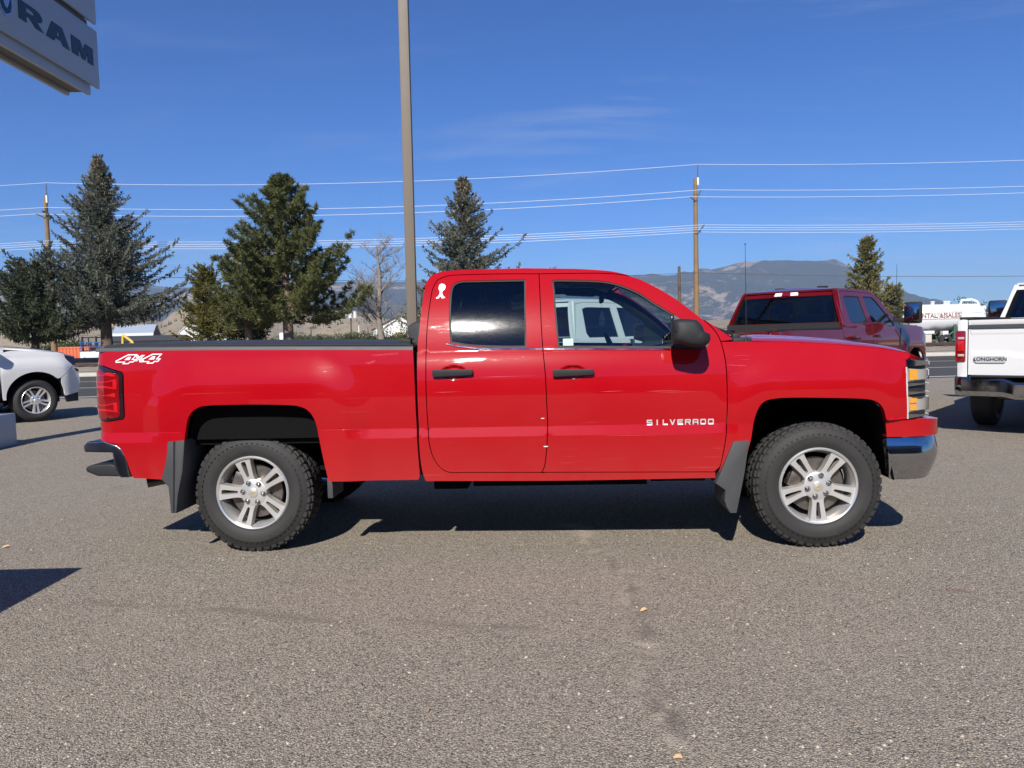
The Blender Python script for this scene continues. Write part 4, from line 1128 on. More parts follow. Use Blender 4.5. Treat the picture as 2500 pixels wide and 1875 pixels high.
    # pull handles
    for par, hx, hz in ((rd, -.460, 1.166), (fd, .295, 1.152)):
        b = MB()
        prof = [(-.128, -.018), (-.118, -.024), (.112, -.017), (.128, -.012), (.128, .017), (.118, .021), (-.120, .021), (-.128, .017)]
        y0 = Vector(Fc(hx, hz)).y
        bm = bmesh.new()
        vv = [bm.verts.new((hx + a, y0 + s * .034, hz + c)) for a, c in prof]; f = bm.faces.new(vv)
        ex = bmesh.ops.extrude_face_region(bm, geom=[f])
        for q in ex['geom']:
            if isinstance(q, bmesh.types.BMVert):
                q.co.y -= s * .026; q.co.z = hz + (q.co.z - hz) * .9
        bmesh.ops.recalc_face_normals(bm, faces=bm.faces)
        bmesh.ops.bevel(bm, geom=list(bm.edges), offset=.006, segments=2, profile=.6, affect='EDGES', clamp_overlap=True)
        b.bm(bm, None, True)
        b.box(hx - .12, hx - .075, min(y0 - s * .02, y0 + s * .012), max(y0 - s * .02, y0 + s * .012), hz - .014, hz + .014)
        b.box(hx + .090, hx + .12, min(y0 - s * .02, y0 + s * .012), max(y0 - s * .02, y0 + s * .012), hz - .012, hz + .014)
        b.build('handle', BLACKPLA, par)
    # badge on the front door
    word = 'SILVERADO' if s < 0 else 'ODAREVLIS'
    gl = [GL[ch] for ch in 'SILVERADO']
    if s < 0: letters_on(Fc, s, fd, 'badge_letter', BADGE, gl, .744, .813, .034, .41, .0125, .004)
    if s < 0:
        CHIP = simple('bare_primer', (.74, .72, .70), .6)
        for par, cx_, cz_, hw_, hh_ in ((rd, .114, .692, .016, .0035), (rd, .098, .868, .012, .0025), (rd, -.455, 1.128, .010, .002), (fd, .295, 1.113, .011, .002)):
            panel('paint_chip', lambda u, z, s=s: tuple(Vector(Fc(u, z)) + Vector((0, s * .0008, 0))), [(cx_ + hw_ * cos(k * .5236), cz_ + hh_ * sin(k * .5236)) for k in range(12)], CHIP, par, hint, .05, .05, 0.0)
        SCR = simple('rubbed_paint', (.55, .12, .12), .6, var=.3, scale=40)
        for par, x0_, x1_, z_, h_ in ((fd, .46, .62, 1.030, .0012), (fd, .74, .98, 1.026, .0014), (fd, .80, 1.16, 1.018, .0010), (fd, .40, 1.17, .754, .0009), (rd, -.58, -.40, 1.045, .0012), (rd, -.30, .08, 1.135, .0010)):
            panel('scratch', lambda u, z, s=s: tuple(Vector(Fc(u, z)) + Vector((0, s * .0007, 0))), [(x0_, z_), (x0_ + .3 * (x1_ - x0_), z_ - h_), (x1_, z_ + .002), (x0_ + .6 * (x1_ - x0_), z_ + h_)], SCR, par, hint, .05, .05, 0.0)
        for x0_, x1_, z0_, z1_ in ((-1.02, -.95, 1.238, 1.252), (-1.32, -1.22, 1.217, 1.222), (-.98, -.80, 1.288, 1.298)):
            for k in range(2):
                d_ = .006 * k
                panel('scuff', lambda u, z, s=s: tuple(Vector(Fb(u, z)) + Vector((0, s * .0007, 0))), [(x0_ + d_ * 3, z0_ - d_), (x0_ + d_ * 3 + .004, z0_ - d_ - .0006), (x1_ - d_, z1_ - d_), (x1_ - d_ - .004, z1_ - d_ + .0006)], SCR, bs, hint, .05, .05, 0.0)
    # --- fender
    fend = fend_top + [(2.335, 1.176), (2.322, 1.033), (2.326, .946), (2.332, .819), (2.20, .817)] + arch_f[1:] + [(1.178, .511), (1.189, .546), (1.209, .637), (1.226, .75), (1.234, .929), (1.234, 1.158), (1.228, 1.237)]
    fe = panel('fender', Ff, inset(curve_poly(fend, 0.03), G), RED, T, hint, 0.05, 0.022, 0.04)
    # --- head lamp, wrapping the corner
    XH = 2.30
    hl = panel('headlight', front_F(s, XH, .949, .022), curve_poly([(2.325, 1.184), (2.80, 1.170), (2.80, .830), (2.337, .822), (2.328, .946)], .04, 20), BLACKPLA, T, hint, .03, .03, .04)
    def hp(pts, mat, off, nm, th=.006): return panel(nm, front_F(s, XH, .949, off), pts, mat, hl, hint, .02, .02, th)
    hp([(2.322, 1.188), (2.81, 1.172), (2.81, 1.138), (2.324, 1.142)], CHROME, .0, 'bezel', .02)
    hp([(2.320, 1.140), (2.330, 1.140), (2.341, .822), (2.331, .822)], BADGE, .001, 'bezel_edge', .02)
    for z0, z1 in ((1.020, 1.040), (.968, .988)): hp([(2.334, z1), (2.81, z1), (2.81, z0), (2.334, z0)], CHROME, -.001, 'bezel', .015)
    hp([(2.338, .850), (2.81, .850), (2.81, .824), (2.340, .824)], CHROME, .0, 'bezel', .015)
    for z0, z1 in ((1.050, 1.130), (.862, .957)):
        hp([(2.346, z1), (2.60, z1), (2.60, z0), (2.346, z0)], LAMPGREY, .016, 'lamp_bowl')
        hp([(2.338, z1 + .004), (2.80, z1 + .004), (2.80, z0 - .004), (2.338, z0 - .004)], LENSGLASS, .002, 'lens', .012)
    hp([(2.350, 1.122), (2.412, 1.122), (2.412, 1.062), (2.350, 1.058)], AMBER, .009, 'amber_reflector')
    hp([(2.356, .948), (2.408, .948), (2.408, .917), (2.356, .917)], AMBER, .009, 'amber_reflector')
    hp([(2.356, .908), (2.408, .908), (2.408, .872), (2.356, .872)], AMBER, .009, 'amber_reflector')
    # --- front bumper, painted top and chrome lower half
    XB = 2.355
    panel('bumper_cover', front_F(s, XB, .949, 0.0), curve_poly([(2.20, .812), (2.33, .814), (2.45, .822), (2.62, .806), (2.95, .80), (3.45, .80), (3.45, .716), (2.85, .716), (2.209, .712), (2.206, .754)], .04), RED, T, hint, .035, .02, .06)
    cb = panel('bumper', front_F(s, XB, .953, 0.0, .9), curve_poly([(2.212, .704), (2.85, .710), (3.45, .710), (3.45, .445), (2.75, .44), (2.262, .438), (2.242, .452), (2.218, .596)], .04), CHROME, T, hint, .03, .02, .06)
    panel('bumper_vent', front_F(s, XB, .953, -.002, .9), [(2.66, .650), (2.70, .655), (2.70, .565), (2.655, .575)], BLACKPLA, cb, hint, .03, .02, .01)
    # grille, half on each side
    gr = panel('grille', front_F(s, XH, .949, .02), [(2.81, 1.170), (3.37, 1.170), (3.37, .83), (2.81, .83)], BLACKPLA, T, (1, 0, 0), .05, .05, .03)
    for z in (1.14, 1.035, .97, .85):
        panel('grille_bar', front_F(s, XH, .949, -.01), [(2.81, z + .014), (3.37, z + .014), (3.37, z - .014), (2.81, z - .014)], CHROME, gr, (1, 0, 0), .05, .03, .03)
    # --- mud flaps
    for pts, y0, y1 in (([(-2.306, .764), (-2.195, .772), (-2.201, .707), (-2.219, .568), (-2.256, .422), (-2.273, .299), (-2.31, .299), (-2.318, .471), (-2.362, .522), (-2.324, .646)], 1.016, .70),
                        ([(1.267, .708), (1.367, .713), (1.354, .655), (1.335, .518), (1.311, .397), (1.284, .262), (1.245, .262), (1.223, .299), (1.210, .344), (1.215, .407), (1.157, .449), (1.185, .511), (1.226, .611)], 1.012, .70)):
        bm = bmesh.new()
        vv = [bm.verts.new((a, s * y0, c)) for a, c in pts]; f = bm.faces.new(vv)
        ex = bmesh.ops.extrude_face_region(bm, geom=[f])
        for q in ex['geom']:
            if isinstance(q, bmesh.types.BMVert): q.co.y = s * y1
        bmesh.ops.recalc_face_normals(bm, faces=bm.faces)
        bmesh.ops.bevel(bm, geom=[e for e in bm.edges if abs(e.verts[0].co.y - e.verts[1].co.y) < 1e-4 and abs(e.verts[0].co.y - s * y0) < 1e-4], offset=.008, segments=2, affect='EDGES', profile=.6)
        MB().bm(bm).build('mud_flap', GREYPLA, T)
    # raised rib down the middle of each flap
    MB().add([(-2.268, s * 1.018, .768), (-2.255, s * 1.018, .768), (-2.285, s * 1.018, .302), (-2.296, s * 1.018, .302), (-2.262, s * 1.028, .766), (-2.290, s * 1.028, .304)],
             [(0, 4, 5, 3), (4, 1, 2, 5)]).build('mud_flap_rib', GREYPLA, T)
    b = MB(); b.box(-1.30, -1.262, min(s * .70, s * .95), max(s * .70, s * .95), .37, .50, bev=.01); b.build('mud_flap', GREYPLA, T)
    # --- wheel wells
    for arch, ydeep in (([(-1.262, .40)] + arch_r, .42), ([(2.262, .44), (2.235, .58), (2.212, .70)] + arch_f, .42)):
        big = [(a, c) for a, c in curve_poly([arch[0]] + arch[1:-1] + [arch[-1]], .05)]
        big = [(a, max(c, .45)) for a, c in big]
        k = len(arch)
        vs_ = [Vector((a, s * .938, c)) for a, c in arch] + [Vector((a, s * ydeep, c)) for a, c in arch]
        b = MB(); b.add(vs_, [(i, i + 1, i + 1 + k, i + k) for i in range(k - 1)], True)
        b.add([vs_[i + k] for i in range(k)], [tuple(range(k))])
        b.build('wheel_well', DARK, T, recalc=False)
    # --- door mirror
    mp = [(.881, 1.425), (.886, 1.452), (.907, 1.463), (.958, 1.466), (1.027, 1.456), (1.060, 1.420), (1.075, 1.386), (1.106, 1.372), (1.106, 1.335), (1.080, 1.302), (1.018, 1.296), (.913, 1.320), (.884, 1.332)]
    bm = bmesh.new()
    rings = []
    for y, k, dx in ((.925, .80, .03), (1.0, .92, .01), (1.08, 1.0, 0), (1.17, .98, -.004), (1.205, .88, -.008), (1.22, .62, -.012)):
        rings.append([bm.verts.new((.99 + dx + (a - .99) * k, s * y, 1.385 + (c - 1.385) * k)) for a, c in curve_poly(mp, .03, 60)])
    for ra, rb in zip(rings, rings[1:]):
        for i in range(len(ra)): bm.faces.new((ra[i], ra[(i + 1) % len(ra)], rb[(i + 1) % len(ra)], rb[i]))
    bm.faces.new(rings[-1]); bm.faces.new(list(reversed(rings[0])))
    bmesh.ops.recalc_face_normals(bm, faces=bm.faces)
    mi = MB().bm(bm, None, True).build('mirror', BLACKPLA, fd, sharp=50)
    b = MB(); b.tube([(.884, s * 1.0, 1.424), (.892, s * 1.213, 1.390)], .004, 6)
    b.build('mirror_seam', DARK, fd)
    # bed-rail cap
    b = MB()
    pts = [(-2.80, 1.352), (-2.53, 1.352), (-2.049, 1.346), (-1.478, 1.334), (-1.008, 1.323), (-.712, 1.316)]
    for (xa, za), (xb, zb) in zip(pts, pts[1:]):
        q = []
        for x_, z_ in ((xa, za), (xb, zb)):
            w_ = hero_w(x_, z_, 'bed')
            for yy, zz in ((w_ - .001, z_ - .004), (w_ - .003, z_ + .012), (w_ - .012, z_ + .022), (.84, z_ + .022)): q.append((x_, s * yy, zz))
        b.add(q, [(i, i + 1, i + 5, i + 4) for i in range(3)], True)
    b.build('bed_rail_cap', GREYPLA, T, recalc=False)
    # frame rail and hanging bits under the rocker
    b = MB(); y0, y1 = sorted((s * .36, s * .52))
    b.box(-2.6, 2.2, y0, y1, .44, .58)
    b.box(-.62, -.40, *sorted((s * .5, s * .86)), .405, .47); b.box(-.36, .75, *sorted((s * .62, s * .88)), .425, .475); b.box(.78, 1.12, *sorted((s * .55, s * .86)), .44, .475)
    b.build('frame_rail', DARK, T)
    # wheels
    make_wheel(T, -1.823, s * .752, .397, .401, .265, .238, rot=.60, side=s)
    make_wheel(T, 1.823, s * .752, .397, .401, .265, .238, rot=.96, side=s, steer=-.02 * 0)

# sticker: a plain white striding figure with its arms over its head
def sticker():
    Fc = hero_F(-1, 'cab')
    sil = [(.10, .0), (.34, .02), (.46, .17), (.56, .10), (.66, .0), (.95, .03), (.97, .09), (.84, .12), (.72, .26), (.66, .38), (.70, .50), (.86, .58), (.96, .72), (.94, .88), (.80, .96), (.66, 1.0), (.52, 1.0), (.38, .94), (.30, .80), (.30, .62), (.40, .50), (.42, .40), (.38, .28), (.22, .12), (.06, .07)]
    hole = [(.50, .78), (.58, .83), (.74, .84), (.82, .76), (.76, .80), (.62, .80), (.54, .74)]
    pts = [(-.584 + a * .066, 1.640 + c * .098) for a, c in sil]
    hp_ = [(-.584 + a * .066, 1.640 + c * .098) for a, c in hole]
    o = panel('sticker', lambda u, z: tuple(Vector(Fc(u, z)) + Vector((0, -.0015, .0005))), curve_poly(pts, .006, 60), WHITEDECAL, truck, (0, -1, 0), .01, .01, 0.0, holes=[hp_])
    o['label'] = 'white striding figure sticker on the rear pillar'
sticker()

# hood, cowl, roof, glass front and back, tailgate, cover, bumper, underbody, cabin
def hood_F(x, y):
    e = lerp_tab(x, fx, fz); t = abs(y) / .905
    return (x, y, e + .034 * (1 - t ** 9) * (1 - sm(2.30, 2.60, x) * .5) + .012 * (1 - sm(.36, .46, abs(y))) * sm(1.4, 1.6, x) - .10 * sm(2.42, 2.62, x) * (1 - .3 * t) * 0)
hx1 = [(1.42, -.900), (1.70, -.898), (2.0, -.893), (2.2, -.883), (2.36, -.868), (2.46, -.82), (2.53, -.70), (2.575, -.45), (2.59, 0)]
hood_poly = hx1 + [(a, -c) for a, c in reversed(hx1[:-1])]
panel('hood', hood_F, hood_poly, RED, T, (0, 0, 1), .04, .06, .03)
b = MB(); b.add([(1.21, -.86, 1.325), (1.43, -.90, 1.312), (1.43, .90, 1.312), (1.21, .86, 1.325), (1.44, 0, 1.345)], [(0, 1, 4), (0, 4, 3), (4, 2, 3)])
b.box(1.30, 1.42, -.86, -.70, 1.300, 1.342, bev=.012); b.box(1.33, 1.38, -.72, -.66, 1.325, 1.368, bev=.01)
b.tube([(1.38, -.69, 1.352), (1.30, -.45, 1.40), (1.22, -.10, 1.47)], .008, 6); b.tube([(1.40, .05, 1.352), (1.32, .30, 1.40), (1.20, .62, 1.46)], .008, 6)
b.build('cowl', BLACKPLA, T)
b = MB(); b.cyl((1.375, -.880, 1.315), (1.378, -.880, 1.345), .012, .006, 10); b.tube([(1.378, -.880, 1.34), (1.376, -.885, 1.6), (1.372, -.889, 1.92)], [.0024, .0019, .0013], 6)
b.cyl((1.372, -.889, 1.915), (1.372, -.889, 1.925), .0035, .0035, 8); b.build('antenna', BLACKPLA, T)
rx = [-.70, -.64, -.606, -.55, -.465, 0, .366, .551, .642, .70]; rz = [1.70, 1.771, 1.806, 1.823, 1.829, 1.829, 1.813, 1.794, 1.771, 1.75]
def roof_F(x, y):
    t = min(1.0, abs(y) / .708); e = lerp_tab(x, rx, rz)
    return (x, y, e - .002 + .034 * (1 - t ** 2.4) * sm(-.70, -.45, x))
panel('roof', roof_F, [(-.685, -.70), (.0, -.704), (.45, -.704), (.66, -.70), (.68, 0), (.66, .70), (.45, .704), (0, .704), (-.685, .70)], RED, T, (0, 0, 1), .05, .06, .03)
def shield(p, q, nm, mat, par, top_bow, bot_bow, n=16, m=8):
    """curved pane between a lower edge p (x,halfwidth,z) and an upper edge q"""
    b = MB(); vs_ = []
    for j in range(m + 1):
        v = j / m
        for i in range(n + 1):
            t = -1 + 2 * i / n
            bow = (bot_bow * (1 - v) + top_bow * v) * (1 - t * t)
            vs_.append((p[0] + (q[0] - p[0]) * v + bow, t * (p[1] + (q[1] - p[1]) * v), p[2] + (q[2] - p[2]) * v + .03 * math.copysign(1, bow) * 0))
    b.add(vs_, [(j * (n + 1) + i, j * (n + 1) + i + 1, (j + 1) * (n + 1) + i + 1, (j + 1) * (n + 1) + i) for j in range(m) for i in range(n)], True)
    return b.build(nm, mat, par, recalc=False)
shield((1.285, .885, 1.330), (.655, .700, 1.772), 'windshield', CLEAR, T, .05, .17)
shield((-.655, .78, 1.36), (-.625, .64, 1.72), 'rear_window', TINT, T, -.02, -.02)
b = MB(); b.box(-.685, -.65, -.86, .86, .50, 1.36); b.build('cab_back', RED, T)
tg = panel('tailgate', lambda y, z: (-2.835 + .02 * sm(1.2, 1.36, z), y, z), [(-.835, .77), (.835, .77), (.835, 1.345), (-.835, 1.345)], RED, T, (-1, 0, 0), .1, .05, .05)
b = MB(); b.box(-2.875, -2.84, -.13, .13, 1.18, 1.25, bev=.01); b.build('tailgate_handle', BLACKPLA, tg)
# soft bed cover with rails
b = MB()
prof = [(.905, .012), (.915, .026), (.900, .040), (.80, .046), (0, .058), (-.80, .046), (-.900, .040), (-.915, .026), (-.905, .012)]
xs = [-2.765, -2.755, -2.735, -2.0, -1.3, -.76, -.735, -.725]
vs_ = []
for i, x_ in enumerate(xs):
    zb = lerp_tab(x_, [-2.8, -2.049, -1.0, -.7], [1.352, 1.347, 1.325, 1.318]) ; k = .35 if i in (0, len(xs) - 1) else (.8 if i in (1, len(xs) - 2) else 1)
    vs_ += [(x_, y_, zb + .012 + (z_ - .012) * k) for y_, z_ in prof]
n_ = len(prof)
b.add(vs_, [(i * n_ + j, i * n_ + j + 1, (i + 1) * n_ + j + 1, (i + 1) * n_ + j) for i in range(len(xs) - 1) for j in range(n_ - 1)], True)
b.add(vs_[:n_], [tuple(range(n_))]); b.add(vs_[-n_:], [tuple(range(n_ - 1, -1, -1))])
tc = b.build('tonneau_cover', VINYL, T, recalc=False)
for s in (-1, 1):
    b = MB(); b.box(-2.74, -.72, *sorted((s * .885, s * .925)), 1.328, 1.342); b.build('cover_rail', BLACKPLA, tc)
    b = MB(); b.box(-.80, -.735, *sorted((s * .84, s * .90)), 1.350, 1.385, bev=.006); b.tube([(-.79, s * .88, 1.37), (-.74, s * .90, 1.392), (-.715, s * .89, 1.380)], .006, 6); b.build('cover_clamp', BLACKPLA, tc)
# rear bumper: chrome bar with ends, lower step pad
def swept(poly, y, mat, nm, par, bev=.014):
    bm = bmesh.new()
    vv = [bm.verts.new((a, -y, c)) for a, c in poly]; f = bm.faces.new(vv)
    ex = bmesh.ops.extrude_face_region(bm, geom=[f])
    for q in ex['geom']:
        if isinstance(q, bmesh.types.BMVert): q.co.y = y
    bmesh.ops.recalc_face_normals(bm, faces=bm.faces)
    bmesh.ops.bevel(bm, geom=list(bm.edges), offset=bev, segments=3, profile=.6, affect='EDGES', clamp_overlap=True)
    return MB().bm(bm, None, True).build(nm, mat, par, sharp=45)
rb = swept([(-2.905, .738), (-2.875, .766), (-2.76, .772), (-2.676, .742), (-2.648, .718), (-2.619, .669), (-2.593, .527), (-2.668, .524), (-2.705, .60), (-2.712, .690), (-2.900, .696)], .962, DCHROME, 'rear_bumper', T)
swept([(-2.915, .562), (-2.918, .590), (-2.885, .606), (-2.744, .612), (-2.700, .596), (-2.664, .526), (-2.84, .531)], .930, BLACKPLA, 'step_pad', rb)
b = MB(); b.box(-2.80, -2.60, -.80, .80, .58, .70); b.build('bumper_bracket', DARK, rb)
b = MB(); b.tube([(-2.575, -.80, .458), (-2.50, -.76, .470), (-2.30, -.66, .478), (-2.0, -.45, .47)], [.033, .033, .032, .03], 14, cap=False)
b.tube([(-2.570, -.797, .459), (-2.46, -.74, .471)], .027, 14, cap=False); b.build('exhaust_pipe', simple('sooty_steel', (.10, .095, .09), .45, metal=.8), T)
b = MB(); b.box(-2.5, 2.2, -.62, .62, .50, .56); b.box(.4, 1.2, -.25, .25, .33, .52, bev=.05); b.box(-.4, .5, -.16, .16, .36, .5, bev=.04)
b.cyl((-1.823, -.72, .397), (-1.823, .72, .397), .055, n=12); b.cyl((1.80, -.70, .40), (1.80, .70, .40), .05, n=12)
b.lathe([(0, -.16), (.10, -.12), (.15, 0), (.10, .12), (0, .16)], 16, 'x', (-1.823, 0, .397)); b.box(-1.2, .4, .3, .6, .36, .54, bev=.04)
b.box(-2.70, -2.2, -.38, .38, .40, .60, bev=.10)
b.box(-2.75, -.72, -.86, .86, .72, .76); b.box(-2.75, -.72, -.90, -.84, .76, 1.30); b.box(-2.75, -.72, .84, .90, .76, 1.30); b.box(1.3, 2.3, -.40, .40, .56, 1.15)
b.box(-.64, 1.20, -.90, .90, .50, .56); b.box(-.72, -.68, -.90, .90, .56, 1.30)
b.build('underbody', DARK, T)
# cabin
def seat(x, y, w, par):
    b = MB()
    b.box(x - .26, x + .28, y - w, y + w, .80, .95, bev=.05)
    M = Matrix.Translation((x - .28, y, .92)) @ Matrix.Rotation(radians(-14), 4, 'Y')
    b.box(-.09, .09, -w, w, 0, .60, M, bev=.06)
    M = Matrix.Translation((x - .435, y, 1.535)) @ Matrix.Rotation(radians(-8), 4, 'Y')
    b.box(-.05, .06, -.13, .13, 0, .20, M, bev=.05)
    b.cyl((x - .43, y - .06, 1.45), (x - .44, y - .06, 1.56), .008); b.cyl((x - .43, y + .06, 1.45), (x - .44, y + .06, 1.56), .008)
    return b.build('seat', CABIN, par)
seat(.22, -.42, .25, T); seat(.22, .42, .25, T); seat(-.30, 0, .72, T)
b = MB()
b.add([(.78, -.80, 1.10), (1.28, -.86, 1.325), (1.28, .86, 1.325), (.78, .80, 1.10), (.80, -.80, 1.27), (.80, .80, 1.27), (1.28, -.86, .8), (1.28, .86, .8), (.86, -.80, .75), (.86, .80, .75), (.95, -.82, 1.315), (.95, .82, 1.315)],
      [(0, 3, 5, 4), (4, 5, 11, 10), (10, 11, 2, 1), (0, 8, 9, 3), (8, 6, 7, 9), (6, 1, 2, 7), (0, 4, 10, 1, 6, 8), (3, 9, 7, 2, 11, 5)])
b.box(.70, .86, -.14, .14, .85, 1.30, bev=.03); b.box(.05, .62, -.14, .14, .78, 1.02, bev=.04)
b.build('dashboard', CABIN, T)
b = MB(); b.box(.745, .765, -.10, .10, 1.22, 1.345, bev=.01); b.build('touch_screen', simple('screen_glass', (.05, .06, .07), .12), T)
b = MB(); M = Matrix.Translation((.66, .42, 1.215)) @ Matrix.Rotation(radians(66), 4, 'Y')
ring = [M @ Vector((.185 * cos(a), .185 * sin(a), 0)) for a in [2 * pi * i / 28 for i in range(28)]]
b.tube(ring, .014, 8, closed=True)
for a in (0, pi, pi / 2 * 3): b.tube([M @ Vector((0, 0, .02)), M @ Vector((.18 * sin(a) , .18 * cos(a), 0))], .014, 6)
b.cyl(M @ Vector((0, 0, .05)), M @ Vector((0, 0, -.10)), .06); b.tube([M @ Vector((0, 0, 0)), (.92, .42, 1.10)], .03, 8)
b.build('steering_wheel', CABIN, T)
b = MB(); b.box(.52, .545, -.12, .12, 1.615, 1.68, bev=.012); b.cyl((.545, 0, 1.66), (.66, 0, 1.72), .008); b.build('rear_view_mirror', BLACKPLA, T)
for y_ in (-.38, .38):
    b = MB(); M = Matrix.Translation((.52, y_, 1.765)) @ Matrix.Rotation(radians(22), 4, 'Y'); b.box(-.09, .10, -.20, .20, -.012, .012, M, bev=.008); b.build('sun_visor', HEADLINER, T)
b = MB(); b.add([(-.60, -.64, 1.775), (.58, -.64, 1.765), (.58, .64, 1.765), (-.60, .64, 1.775)], [(0, 1, 2, 3)]); b.add([(-.60, -.64, 1.790), (.58, -.64, 1.780), (.58, .64, 1.780), (-.60, .64, 1.790)], [(3, 2, 1, 0)]); b.build('headliner', HEADLINER, T, recalc=False)
for y_ in (-.60, .60):
    b = MB(); b.tube([(.25, y_, 1.74), (.29, y_, 1.715), (.50, y_, 1.70), (.54, y_, 1.725)], .010, 8); b.build('grab_handle', CABIN, T)
    b = MB(); b.box(.02, .16, *sorted((y_ * 1.34, y_ * 1.44)), .60, 1.28); b.box(.06, .15, *sorted((y_ * 1.02, y_ * 1.12)), 1.28, 1.72); b.build('door_pillar_trim', CABIN, T)
    b = MB(); b.box(-.60, 1.12, *sorted((y_ * 1.36, y_ * 1.45)), .62, 1.25, bev=.02); b.build('door_trim', CABIN, T)
b = MB(); b.add([(.235, -.8955, 1.318), (.30, -.8945, 1.318), (.30, -.881, 1.362), (.235, -.882, 1.362)], [(0, 1, 2, 3)]); b.build('window_sticker', WHITEDECAL, T, recalc=False)
# tree-shaped paper card hanging from the inside mirror
fr = [(-.004, .075), (.004, .075), (.012, .058), (.007, .056), (.020, .036), (.010, .036), (.028, .010), (.007, .010), (.007, .000), (.020, .000), (.020, -.024), (-.020, -.024), (-.020, .000), (-.007, .000), (-.007, .010), (-.028, .010), (-.010, .036), (-.020, .036), (-.007, .056), (-.012, .058)]
b = MB(); b.prism(fr, -.001, .001, lambda a, c, d: (a, d, c)); b.tube([(0, 0, .075), (0.0, 0, .145)], .0008, 4)
af = b.build('air_freshener', simple('paper_card', (.78, .80, .70), .8), None)
tag(af, 'pale tree-shaped paper card hanging from the inside mirror of the red pickup', 'air freshener')
MT = Matrix.Translation((0.1476, 5.7749, 0.0)) @ Matrix.Rotation(-0.05995, 4, 'Z')
af.location = MT @ Vector((.535, 0.02, 1.478)); af.rotation_euler = (0, 0, .12)
